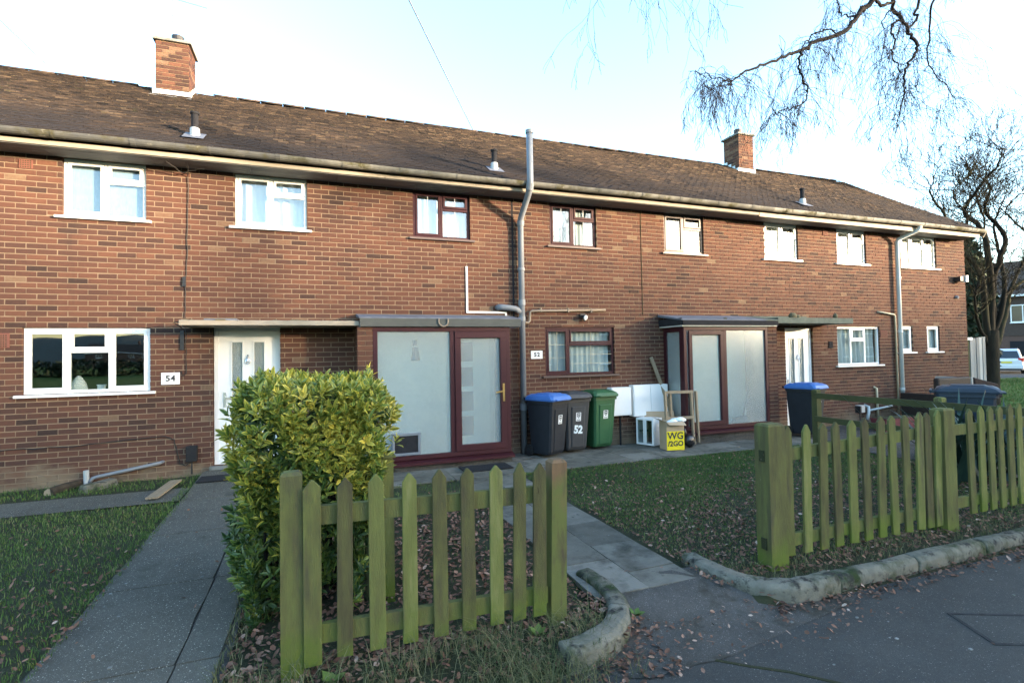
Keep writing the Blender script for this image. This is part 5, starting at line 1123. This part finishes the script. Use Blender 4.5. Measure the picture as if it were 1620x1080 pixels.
# the overhanging birch: trunk out of frame to the right, limbs over the garden
BT = root('birch_tree', 'bare overhanging birch whose limbs droop from the top right of the photo', 'tree', (9.4, -9.1, .085))
tk = Tubes(); tk.tube(curve_through([(9.4, -9.1, .0), (9.38, -9.0, 1.5), (9.3, -8.8, 4), (9.2, -8.5, 6.5), (9.1, -8.3, 9), (9.2, -8.4, 12)], 5), np.linspace(.24, .07, 26), 12); tk.build('trunk', M['bark'], BT)
limbs = {
 'left': ([(9.2, -8.5, 6.3), (8.9, -6.6, 8.0), (8.2, -4.4, 7.75), (7.72, -3.55, 7.06), (7.50, -3.5, 6.85), (7.19, -3.5, 6.52), (6.69, -3.45, 6.28), (6.32, -3.5, 6.07), (5.91, -3.5, 5.86), (5.41, -3.45, 5.65), (5.13, -3.4, 5.46)], .072, .014),
 'leftend': ([(5.16, -3.4, 5.47), (4.95, -3.4, 5.48), (4.75, -3.38, 5.50), (4.50, -3.35, 5.52)], .014, .005),
 'leftend2': ([(5.16, -3.4, 5.47), (5.0, -3.45, 5.34), (4.8, -3.5, 5.32), (4.6, -3.5, 5.26)], .012, .004),
 'drop': ([(6.30, -3.5, 6.04), (6.24, -3.5, 5.86), (6.25, -3.5, 5.72), (6.40, -3.48, 5.55), (6.36, -3.5, 5.40), (6.24, -3.5, 5.28), (5.90, -3.5, 5.14), (5.72, -3.5, 5.05), (5.52, -3.5, 4.80)], .022, .006),
 'upper': ([(7.12, -3.5, 6.46), (6.85, -3.4, 6.5), (6.55, -3.38, 6.30), (6.34, -3.48, 6.08)], .016, .010),
 'loop': ([(7.45, -3.5, 6.80), (7.22, -3.45, 6.75), (7.1, -3.45, 6.9), (7.15, -3.4, 7.15)], .018, .008),
 'right': ([(9.0, -7.2, 7.6), (8.7, -5.2, 7.9), (8.30, -3.9, 7.45), (8.19, -3.5, 7.18), (8.43, -3.5, 6.88), (8.62, -3.5, 6.65), (8.73, -3.5, 6.52), (8.50, -3.5, 6.25), (8.39, -3.5, 6.08), (8.40, -3.5, 5.85), (8.34, -3.5, 5.68), (8.23, -3.5, 5.42), (8.18, -3.5, 5.22)], .050, .007),
 'right2': ([(8.40, -3.5, 6.93), (8.22, -3.45, 6.80), (8.28, -3.45, 6.55), (8.20, -3.45, 6.35), (8.36, -3.45, 6.2), (8.30, -3.45, 6.0), (8.05, -3.45, 5.9), (8.12, -3.4, 5.6)], .022, .006),
 'right3': ([(8.33, -3.5, 7.0), (8.10, -3.5, 6.97), (8.04, -3.45, 6.85), (8.05, -3.45, 6.5), (7.95, -3.45, 6.2)], .014, .004),
 'cross': ([(7.72, -3.55, 7.05), (7.95, -3.5, 7.03), (8.2, -3.5, 7.16)], .03, .03),
 'far': ([(9.0, -7.2, 7.6), (9.3, -5.0, 8.2), (9.2, -3.6, 7.55), (9.55, -3.2, 7.2), (9.85, -3.0, 6.75), (10.3, -3.0, 6.4), (10.6, -3.0, 6.05)], .035, .005),
 'fork': ([(8.50, -3.5, 6.78), (8.72, -3.5, 7.0), (8.75, -3.5, 7.25), (8.85, -3.9, 7.6)], .022, .03),
 'high': ([(8.9, -6.6, 8.0), (7.2, -5.2, 8.6), (5.2, -4.0, 7.75), (3.9, -3.5, 7.0), (3.1, -3.3, 6.75)], .05, .01),
}
tw = Tubes()
LP = {}
for k, (pts, r0, r1) in limbs.items():
    c = curve_through(pts, 6, .012); LP[k] = c; tb = Tubes(); tb.tube(c, np.linspace(r0, r1, len(c)) * .72, 7, random.uniform(.2, .7)); tb.build('branch', M['twig'], BT)
def droop(p, L, r, lev, side):
    d = Vector((side + random.gauss(0, .5), random.gauss(0, .5), random.uniform(-.3, .5))); grow(tw, p, d, L, r, lev, -.32, .22, .46, .0021, 7)
for k, n, L in (('left', 52, .75), ('leftend', 24, .6), ('leftend2', 20, .55), ('drop', 40, .5), ('upper', 12, .5), ('loop', 14, .6), ('right', 54, .75), ('right2', 26, .6), ('right3', 18, .5), ('far', 40, .8), ('fork', 6, .6), ('high', 0, 0)):
    c = LP[k]; lo = int(len(c) * (.35 if k in ('left', 'right', 'far') else 0))
    for i in range(n):
        p = c[random.randint(lo, len(c) - 1)]; droop(p, L * random.uniform(.4, 1.25), .0045, 2, random.choice((-.4, .2)))
for i in range(15):
    p = LP['high'][random.randint(int(len(LP['high']) * .62), len(LP['high']) - 1)]; droop(p, random.uniform(.7, 1.5), .004, 2, 0)
tw.build('twig', M['twig'], BT, kind='stuff')
# pollarded tree beyond the house corner
PT = root('bare_tree', 'bare dark tree with several upright limbs beyond the house corner', 'tree', (19.58, 1.4, .1))
tk = Tubes(); tk.tube(curve_through([(19.56, 1.4, -.1), (19.62, 1.4, .5), (19.68, 1.4, 1.2), (19.74, 1.4, 1.9), (19.8, 1.4, 2.4)], 4), np.linspace(.27, .20, 17), 12); tk.build('trunk', M['mossy_bark'], PT)
tw = Tubes()
for pts, r0, r1 in (([(19.62, 1.9), (19.14, 2.76), (18.81, 3.44), (18.78, 4.02)], .10, .03), ([(19.66, 1.9), (19.53, 4.05), (19.24, 4.83), (18.65, 5.38), (18.09, 5.92), (17.72, 6.66), (17.62, 6.94)], .17, .02),
        ([(19.75, 1.9), (19.84, 3.86), (19.53, 5.44), (19.55, 6.23), (19.36, 6.82), (19.28, 7.4), (19.08, 7.74)], .19, .02), ([(19.86, 1.9), (20.24, 4.07), (20.49, 5.29), (20.36, 6.3), (20.51, 7.13), (20.09, 7.73)], .18, .02),
        ([(19.95, 2.2), (20.44, 3.67), (20.93, 4.91), (20.93, 5.94), (20.82, 6.75)], .15, .02), ([(19.95, 1.8), (20.73, 3.07), (21.46, 3.8), (22.56, 4.47), (23.4, 5.2)], .17, .03), ([(20.1, 3.0), (21.04, 4.1), (21.47, 5.35), (21.71, 6.41), (22.0, 7.06)], .10, .02),
        ([(18.8, 5.25), (18.9, 6.0), (18.3, 6.6), (18.35, 7.1)], .06, .015), ([(19.6, 5.4), (19.95, 6.0), (19.9, 6.8), (20.0, 7.5)], .06, .015)):
    P = [(x, 1.4 + random.uniform(-.3, .3) * i / 2, z) for i, (x, z) in enumerate(pts)]; P[0] = (P[0][0], 1.4, P[0][2])
    c = curve_through(P, 6, .012); tb = Tubes(); tb.tube(c, np.linspace(r0, r1, len(c)) * .56, 8, random.random()); tb.build('branch', M['mossy_bark'], PT)
    for i in range(30):
        j = random.randint(len(c) // 4, len(c) - 1); d = Vector((random.gauss(0, .8), random.gauss(0, .5), random.uniform(.1, 1))); grow(tw, c[j], d, random.uniform(.7, 1.7), .014, 3, .10, .18, .5, .0045, 6)
tw.build('twig', M['mossy_bark'], PT, kind='stuff')
# dark evergreen and background bushes
def leaf_mass(name, label, cat, base, blobs, n, size, mt, trunk=True):
    r = root(name, label, cat, base); V = []; 
    w = np.array([b[3] * b[4] * b[5] for b in blobs]) ** .8; ch = rng.choice(len(blobs), n, p=w / w.sum()); b = np.array(blobs)[ch]
    u = rng.normal(size=(n, 3)); u /= np.linalg.norm(u, axis=1, keepdims=True); rad = rng.uniform(.55, 1.06, n) ** .5
    c = b[:, :3] + u * rad[:, None] * b[:, 3:6]; a = rng.normal(size=(n, 3)); a /= np.linalg.norm(a, axis=1, keepdims=True); bb = np.cross(a, rng.normal(size=(n, 3))); bb /= np.linalg.norm(bb, axis=1, keepdims=True)
    s = size * rng.uniform(.6, 1.4, n)[:, None]
    V = np.stack([c - a * s, c + bb * s * .5, c + a * s, c - bb * s * .5], 1).reshape(-1, 3) - np.array(base)
    link('crown', fast_mesh('crown', V, np.arange(n * 4).reshape(-1, 4), rng.uniform(0, 1, n), mt), r, kind='stuff')
    if trunk: MB().tube([Vector(base), Vector(base) + Vector((0, 0, 2.5))], [.2, .14], 8).build('trunk', M['bark'], r)
    return r
leaf_mass('conifer', 'dark ivy-clad evergreen between the house corner and the bare tree', 'tree', (31, 8.2, 0), [(31, 8.2, 1.8, 1.3, 1.2, 1.9), (30.9, 8.2, 4.2, 1.3, 1.2, 1.8), (30.6, 8.1, 6.0, .9, .9, 1.6), (31.6, 8.4, 3, 1, 1, 1.6), (30.4, 8, 7.2, .5, .5, 1)], 9000, .16, M['evergreen'])
# ------------------------------------------------------------------ far house and car
def house(name, label, loc, rz, wd, dp, eave, ridge, wins_, mt='far_brick', opening=None, chims=(), hang=None):
    h = root(name, label, 'house', loc, rz, local=True)
    MB().box(-wd / 2, wd / 2, 0, dp, -.2, eave).build('wall', M[mt], h)
    rf = MB().add([(-wd / 2 - .3, -.45, eave - .15), (wd / 2 + .3, -.45, eave - .15), (wd / 2 + .3, dp / 2, ridge), (-wd / 2 - .3, dp / 2, ridge), (-wd / 2 - .3, dp + .45, eave - .15), (wd / 2 + .3, dp + .45, eave - .15)], [(0, 1, 2, 3), (3, 2, 5, 4), (0, 3, 4), (1, 5, 2)]).build('roof', M['far_tile'], h)
    for cx in chims:
        c = MB().box(cx - .35, cx + .35, dp / 2 - .3, dp / 2 + .3, ridge - .5, ridge + 1.3).build('chimney', M[mt], rf); MB().tube([(cx, dp / 2, ridge + 1.3), (cx, dp / 2, ridge + 1.65)], .13, 8).build('chimney_pot', M['terracotta'], rf)
    MB().box(-wd / 2, wd / 2, -.5, -.42, eave - .2, eave - .02).build('fascia', M['white_plastic'], h)
    if hang: MB().box(-wd / 2 + .01, wd / 2 - .01, -.05, -.002, hang, eave - .16).build('tile_hanging', M['far_tile'], h)
    for (x0, x1, z0, z1) in wins_:
        mb = MB(); yy = -.09 if hang else -.04; bars(mb, x0, x1, z0, z1, .08, yy, .02); k = max(1, int((x1 - x0) / .75))
        for i in range(1, k): xx = x0 + (x1 - x0) * i / k; mb.box(xx - .035, xx + .035, yy + .001, .019, z0 + .08, z1 - .08)
        w = mb.build('window', M['white_plastic'], h); MB().box(x0 + .05, x1 - .05, yy + .025, yy + .032, z0 + .05, z1 - .05).build('pane', M['car_glass'], w); MB().box(x0 - .06, x1 + .06, yy - .07, yy - .001, z0 - .07, z0 - .001).build('sill', M['white_plastic'], w)
    if opening: MB().box(opening[0], opening[1], -.03, -.003, opening[2], opening[3]).build('dark_opening', M['felt_black'], h)  # black panel stands in for the shade inside the carport opening
    return h
house('far_house', 'brown tile-hung house with white windows beyond the bare tree', (55.8, 18.8, 0), R(-63), 26, 8, 6.3, 9.6, [(-2.2, -1.0, 3.9, 5.3), (.3, 2.6, 3.9, 5.4), (4.5, 6.8, 3.9, 5.4), (-6.4, -4.2, 3.9, 5.4), (-6.2, -4.4, .9, 2.2)], opening=(.2, 6.5, 0, 2.3), chims=(-6, 7), hang=2.75)
CR = root('parked_car', 'silver hatchback seen from behind on the far side road', 'car', (45.8, 13.9, .02), R(26), local=True)   # local +X = forwards
def sect(x, hw, z0, z1, sh):  # rounded section
    return [(x, -hw * .92, z0), (x, -hw, z0 + .18), (x, -hw * .99, z0 + (z1 - z0) * .55), (x, -hw * sh, z1 - .04), (x, -hw * sh * .85, z1), (x, hw * sh * .85, z1), (x, hw * sh, z1 - .04), (x, hw * .99, z0 + (z1 - z0) * .55), (x, hw, z0 + .18), (x, hw * .92, z0)]
bd = MB().loft([sect(-2.10, .78, .38, .92, .92), sect(-2.02, .86, .27, 1.0, .93), sect(-1.6, .88, .22, 1.02, .94), sect(0, .89, .22, 1.0, .94), sect(1.3, .88, .22, .95, .92), sect(2.0, .82, .25, .78, .9), sect(2.15, .7, .32, .68, .85)]).build('body', M['car_silver'], CR, smooth=False, bevel=.03)
def csec(x, hw0, hw1, z0, z1): return [(x, -hw0, z0), (x, -hw1, z1 - .06), (x, -hw1 * .86, z1), (x, hw1 * .86, z1), (x, hw1, z1 - .06), (x, hw0, z0)]
MB().loft([csec(-1.98, .80, .76, .98, 1.02), csec(-1.62, .82, .66, .98, 1.60), csec(-1.2, .82, .65, .98, 1.69), csec(-.1, .82, .65, .98, 1.70), csec(.45, .82, .64, .96, 1.55), csec(1.25, .80, .74, .93, .97)]).build('cabin', M['car_silver'], CR, bevel=.02)
MB().add([(-1.985, -.66, 1.06), (-1.985, .66, 1.06), (-1.665, .54, 1.54), (-1.665, -.54, 1.54)], [(0, 1, 2, 3)]).build('rear_window', M['car_glass'], CR)
for sy in (-1, 1): MB().add([(-1.5, sy * .815, 1.06), (.7, sy * .80, 1.05), (.25, sy * .69, 1.5), (-1.35, sy * .705, 1.55)], [(0, 1, 2, 3)]).build('side_window', M['car_glass'], CR)
MB().box(-2.15, -2.0, -.84, .84, .34, .60).build('bumper', M['car_silver'], CR, bevel=.04); MB().box(-2.13, -1.95, -.7, .7, .24, .335).build('valance', M['black_metal'], CR)
for sy in (-1, 1): MB().box(-2.09, -1.85, sy * .70 - .13, sy * .70 + .13, .78, 1.06).build('rear_light', M['red_lens'], CR, bevel=.03)
MB().box(-2.125, -2.05, -.27, .27, .72, .84).build('number_plate', M['plate_yellow'], CR)
for x in (-1.35, 1.35):
    for sy in (-1, 1):
        w = MB().tube([(x, sy * .70, .31), (x, sy * .89, .31)], .31, 18).build('wheel', M['rubber'], CR); MB().tube([(x, sy * .885, .31), (x, sy * .897, .31)], .19, 14).build('rim', M['car_silver'], w)
for sy in (-1, 1): MB().tube([(-1.4, sy * .58, 1.72), (.1, sy * .58, 1.74)], .02, 6).build('roof_bar', M['black_metal'], CR); MB().box(.75, .9, sy * .95 - .1, sy * .95 + .1, 1.0, 1.13).build('wing_mirror', M['car_silver'], CR)
# ------------------------------------------------------------------ the other side of the road (unseen but reflected; near houses added and sized to shade the front)
OPP = ['unseen brick house added for shade, nearest the bare road trees', 'second unseen brick house added for shade, middle of its row', 'third unseen brick house added for shade, last of its row', 'brick house opposite at the near end of its row']
for i, (x, wd) in enumerate(((35, 22), (60, 26), (88, 26), (11, 22))):
    house('unseen_house', OPP[i], (x, -35 - (i % 2) * 1.5, 0), R(180), wd, 8, (5.4, 6.2, 6.2, 6.2)[i], (8.7, 9.8, 9.8, 9.6)[i], [(a, a + 1.6, b, b + 1.2) for a in np.arange(-wd / 2 + 1.2, wd / 2 - 2, 3.6) for b in (.9, 3.7)], chims=(-wd / 4, wd / 4))
LAB = ['bare street tree opposite with a broad crown', 'bare street tree opposite with a narrow leaning crown', 'tall bare tree opposite near the road bend', 'bare tree across the road at the far right', 'low bare tree across the road by the left house']
for i, (x, y, hh) in enumerate(((-1, -30, 9), (8, -25, 9), (18.5, -27, 10), (79, -24, 10))):
    r = root('street_tree', LAB[i], 'tree', (x, y, .0)); tk = Tubes(); tk.tube(curve_through([(x, y, 0), (x + .05, y, hh * .2), (x - .05, y, hh * .38)], 4), np.linspace(.22, .15, 9), 8); tk.build('trunk', M['bark'], r); tw = Tubes()
    for k in range(7):
        a = k * .9 + random.random(); grow(tw, Vector((x, y, hh * random.uniform(.25, .38))), Vector((math.cos(a) * .8, math.sin(a) * .8, 1)), hh * .5, .09, 4, .03, .14, .62, .008, 6)
    tw.build('branch', M['bark'], r, kind='stuff')
for i, x in enumerate((-70, -42, -14, 14)):
    house('distant_house', ['distant brick house across the green, first of four', 'distant brick house across the green, second of four', 'distant brick house across the green, third of four', 'distant brick house across the green, fourth of four'][i], (x, -230, 0), R(180), 22, 8, 5.4, 8.6, [(a, a + 1.6, b, b + 1.2) for a in (-8, -4, 2, 6) for b in (.9, 3.6)], chims=(-5, 5))
leaf_mass('boundary_hedge', 'long dark hedge across the green opposite the terrace', 'hedge', (-20, -80, 0), [(x, -80, 1.0, 4, 1, 1.1 + .3 * math.sin(x)) for x in range(-80, 31, 5)], 9000, .35, M['evergreen'], trunk=False)
# ------------------------------------------------------------------ overhead wires
def wire(name, label, a, b, sag, rad):
    a, b = Vector(a), Vector(b); pts = [a.lerp(b, t) - Vector((0, 0, sag * 4 * t * (1 - t))) for t in np.linspace(0, 1, 24)]
    o = MB().tube([p for p in pts], rad, 5).build(name, M['grey_pipe'], loc=tuple(a)); tag(o, label, 'wire'); return o
wire('telephone_wire', 'pale overhead wire crossing the sky to the middle of the roof', (3.60, 3.35, 7.40), (-3.4, -10.1, 7.3), .10, .011)
wire('telephone_wire', 'faint overhead wire at the top left of the sky', (-5.6, 5.9, 8.6), (-4.3, -1.5, 6.9), .05, .009)
"""leaf litter, grass"""
# ------------------------------------------------------------------ grass
def blades(name, n, area, hmin, hmax, w, mt, bend=.5, dens=None, dz=0., tintf=None):
    x0, x1, y0, y1 = area; X = rng.uniform(x0, x1, n); Y = rng.uniform(y0, y1, n)
    if dens is not None: k = rng.uniform(0, 1, n) < dens(X, Y); X, Y = X[k], Y[k]; n = len(X)
    Z = hgt(X, Y) + .005 + dz; h = rng.uniform(hmin, hmax, n) * rng.uniform(.6, 1.2, n); az = rng.uniform(0, 2 * np.pi, n); b = rng.uniform(.15, 1, n) * bend * h
    ax, ay = np.cos(az), np.sin(az); sx, sy = -ay * w / 2, ax * w / 2; P = np.zeros((n, 6, 3))
    for j, (f, k) in enumerate(((0, 1), (.55, .8), (1, .15))):
        cx = X + ax * b * f * f; cy = Y + ay * b * f * f; cz = Z + h * f * (1 - .25 * bend * f)
        P[:, 2 * j] = np.stack([cx - sx * k, cy - sy * k, cz], 1); P[:, 2 * j + 1] = np.stack([cx + sx * k, cy + sy * k, cz], 1)
    Q = np.array([(0, 1, 3, 2), (2, 3, 5, 4)]); Q = (np.arange(n)[:, None, None] * 6 + Q[None]).reshape(-1, 4)
    t = np.clip(rng.beta(2.2, 2.6, n) + (0 if tintf is None else tintf(X, Y)), 0, 1)
    return link(name, fast_mesh(name, P.reshape(-1, 3), Q, np.repeat(t, 2), mt), kind='stuff')
def patchy(X, Y, s=1.): return .5 + .5 * np.sin(X * 2.3 * s + 1.3 * np.sin(Y * 1.9 * s)) * np.sin(Y * 2.7 * s + np.cos(X * 1.7 * s))
def worn(X, Y):
    q = .5 + .28 * np.sin(X * 1.7 + 2.1 * np.sin(Y * 1.1)) + .22 * np.sin(Y * 3.1 + 1.7 * np.sin(X * 2.3)) + .2 * np.sin(X * 6.1 + Y * 4.3) * np.sin(Y * 7.7 - X * 2.9)
    return np.clip(q, .06, 1)
def edge(X, Y, xe, k=.05): return np.clip((xe + .03 * np.sin(Y * 9) + .02 * np.sin(Y * 23) - X) / k, 0, 1)
blades('grass', 78000, (-7, -1.48, -6.0, -1.42), .018, .048, .0055, M['grass'], .7, lambda X, Y: edge(X, Y, -1.55) * (.45 + .55 * worn(X, Y)) * np.clip((-1.44 - Y) / .06, 0, 1) * np.clip((Y + 5.95) / .3, .25, 1) * (1 - .45 * np.clip((-4.2 - Y) / 1, 0, 1)), tintf=lambda X, Y: .06 + .05 * np.sin(X * 1.1 + Y) + .10 * np.clip((Y + 3) / 1.5, 0, 1))
blades('grass', 9000, (-7, -1.6, -.80, -.04), .02, .055, .006, M['grass'], .6, lambda X, Y: np.clip(np.minimum((Y + .79) / .1, 1), 0, 1) * (.25 + .55 * patchy(X, Y)))
blades('grass', 130000, (2.72, 8.6, -5.5, -1.46), .016, .042, .0055, M['grass'], .8, lambda X, Y: edge(-X, Y, -2.80) * np.clip((-1.47 - Y) / .05, 0, 1) * (.22 + .78 * worn(X, Y)) * (1 - .6 * np.clip((-3.0 - Y) / 1.4, 0, 1)), tintf=lambda X, Y: .20 * np.clip((-2.6 - Y) / 1.6, -.2, 1) + .22 * (worn(X + 4, Y) - .5))
blades('grass', 16000, (-.5, 1.86, -5.5, -1.5), .012, .040, .005, M['grass'], .8, lambda X, Y: .30 * patchy(X, Y) + .55 * np.clip((Y + 2.4) / .5, 0, 1))
blades('verge_grass', 8500, (-.52, 1.95, -6.2, -5.62), .07, .27, .0035, M['dry_grass'], 1.4, lambda X, Y: (.12 + .88 * patchy(X, Y, 2.6) ** 1.5) * (.4 + .6 * np.clip((X - .1) / .5, 0, 1)) * np.clip((1.8 - X) / .3, 0, 1))
blades('verge_grass', 5200, (3.0, 10, -5.72, -5.30), .03, .10, .0035, M['dry_grass'], 1.1, lambda X, Y: .3 + .7 * patchy(X, Y, 2))
blades('grass', 7000, (8.6, 16, -5.3, -2.0), .03, .09, .006, M['grass'], .8, lambda X, Y: .5 * patchy(X, Y))
blades('verge_grass', 1600, (-1.65, -1.50, -6.0, -.1), .02, .06, .005, M['grass'], .8)
blades('verge_grass', 1500, (-.56, -.42, -5.9, -1.0), .03, .09, .005, M['dry_grass'], .9)
blades('grass', 60000, (16.2, 36.5, -5.3, 9), .05, .11, .016, M['grass'], .6, None, -.06, lambda X, Y: .22 + 0 * X)
# ------------------------------------------------------------------ fallen leaves and twigs
def litter(name, n, area, size, dens, dz=.012, zfix=None, bias=0.):
    x0, x1, y0, y1 = area; X = rng.uniform(x0, x1, n); Y = rng.uniform(y0, y1, n); k = rng.uniform(0, 1, n) < dens(X, Y); X, Y = X[k], Y[k]; n = len(X)
    Z = (hgt(X, Y) if zfix is None else zfix) + dz + rng.uniform(0, .014, n); az = rng.uniform(0, 6.28, n); s = size * rng.uniform(.5, 1.35, n); tl = rng.normal(0, .35, (n, 2)); cu = rng.uniform(.1, .5, n)
    ca, sa = np.cos(az), np.sin(az); P = np.zeros((n, 6, 3))
    for j, (u, v, c) in enumerate(((-1, 0, .5), (-.3, -.55, 1), (-.2, .0, 0), (-.3, .55, 1), (.5, -.45, 1), (.5, .45, 1))):
        if j == 5: pass
        lx, ly = u * s, v * s; P[:, j, 0] = X + ca * lx - sa * ly; P[:, j, 1] = Y + sa * lx + ca * ly; P[:, j, 2] = Z + tl[:, 0] * lx + tl[:, 1] * ly + cu * c * s * .5
    tip = np.stack([X + ca * s, Y + sa * s, Z + tl[:, 0] * s + cu * s * .3], 1); P = np.concatenate([P, tip[:, None]], 1)
    F = np.array([(0, 1, 2), (0, 2, 3), (1, 4, 2), (2, 5, 3), (2, 4, 6), (2, 6, 5)]); F = (np.arange(n)[:, None, None] * 7 + F[None]).reshape(-1, 3)
    t = np.repeat(np.clip(rng.beta(2, 2.4, n) + bias, 0, 1), 6)
    return link(name, fast_mesh(name, P.reshape(-1, 3), F, t, M['dead_leaf']), kind='stuff')
litter('fallen_leaves', 15000, (2.8, 8.5, -5.6, -1.5), .018, lambda X, Y: np.clip(.13 + 1.0 * np.clip((-2.4 - Y) / 2.0, 0, 1) * (.35 + .65 * patchy(X + 3, Y, .9)), 0, 1))
litter('fallen_leaves', 7000, (-.5, 1.85, -5.6, -1.9), .021, lambda X, Y: np.clip(.85 * np.clip((-2.0 - Y) / .8, 0, 1), 0, 1))
litter('fallen_leaves', 4200, (-4.5, -1.5, -6, -1.8), .018, lambda X, Y: np.clip(.05 + .75 * np.clip((-2.6 - Y) / 2.2, 0, 1) * np.clip(1.25 - (-1.5 - X) / 1.6, .1, 1), 0, 1), dz=.024)
litter('fallen_leaves', 2200, (-.55, 2.0, -6.25, -5.4), .02, lambda X, Y: .7 + 0 * X)
litter('fallen_leaves', 2200, (3.0, 9, -6.15, -5.35), .018, lambda X, Y: np.where(Y < -5.86, np.clip(1.1 - (-5.86 - Y) / .16, .0, 1) * .9, .55), dz=.012)
litter('fallen_leaves', 500, (1.9, 3.9, -6.3, -5.0), .015, lambda X, Y: .25 + .75 * (Y < -5.75), dz=.03, zfix=.085, bias=.1)
litter('fallen_leaves', 2600, (2.95, 9.5, -6.16, -5.82), .017, lambda X, Y: np.clip(1.15 - (-5.84 - Y) / .22, 0, 1) * (.35 + .65 * patchy(X, Y, 3)), dz=.006, zfix=.087, bias=-.12)
litter('fallen_leaves', 420, (1.55, 2.4, -6.25, -5.2), .017, lambda X, Y: np.clip(1.2 - np.abs(np.hypot(X - 1.45, Y + 5.35) - .72) / .16, 0, 1), dz=.012, zfix=.10)
litter('fallen_leaves', 60, (1.5, 8, -7.4, -6.1), .015, lambda X, Y: .25 + 0 * X, dz=.006, zfix=.085)
litter('fallen_leaves', 50, (-1.5, -.6, -5.8, -.4), .014, lambda X, Y: .6 + 0 * X, dz=.02)
litter('fallen_leaves', 70, (1.9, 8.5, -5.3, -.5), .014, lambda X, Y: np.where((X < 2.75) | (Y > -1.45), .6, 0), dz=.022)
mb = MB()
for i in range(260):
    x, y = random.uniform(-.5, 8), random.uniform(-6.3, -2.2)
    if 1.9 < x < 2.75 and y > -5.4 and random.random() < .85: continue
    a = random.random() * 6.28; L = random.uniform(.02, .08); z = max(H(x, y), .085) + .02; mb.tube([(x, y, z), (x + math.cos(a) * L * .5, y + math.sin(a) * L * .5, z + random.uniform(0, .012)), (x + math.cos(a + .3) * L, y + math.sin(a + .3) * L, z)], random.uniform(.0015, .004), 4, random.random())
o = mb.build('fallen_twigs', M['dead_leaf']); o['kind'] = 'stuff'
mb = MB()
for i in range(60):
    x, y = random.choice(((random.uniform(-1.5, -.8), random.uniform(-5.6, -.6)), (random.uniform(2.8, 8), random.uniform(-5.3, -1.6)), (random.uniform(1.8, 5.5), random.uniform(-7, -5.9)))); r = random.uniform(.003, .009); z = max(H(x, y), .088) + .012
    mb.box(x - r, x + r * 1.4, y - r, y + r * .8, z, z + r * .7, random.random())
o = mb.build('pale_chippings', M['concrete']); o['kind'] = 'stuff'
# a few low weeds at the foot of the short fence and the kerb
WL = ['low green weed at the foot of the left post of the short fence', 'low green weed at the foot of the orange-topped post', 'low green weed beside the outer face of the curved kerb by the short fence']
for i, (x, y) in enumerate(((.06, -5.72), (1.28, -5.70), (1.98, -5.72))):
    r = root('weed', WL[i], 'weed', (x, y, H(x, y)))
    for k in range(11):
        a = random.random() * 6.28; L = random.uniform(.04, .09); w_ = L * .32; p = Vector((x, y, H(x, y) + .01)); d = Vector((math.cos(a), math.sin(a), random.uniform(.4, 1.1))).normalized(); s = Vector((-math.sin(a), math.cos(a), 0)); q = p + d * L
        MB().add([p, p + d * L * .55 + s * w_, q + Vector((0, 0, -.008)), p + d * L * .55 - s * w_], [(0, 1, 2, 3)], .5 + .3 * random.random()).build('leaf', M['grass'], r)
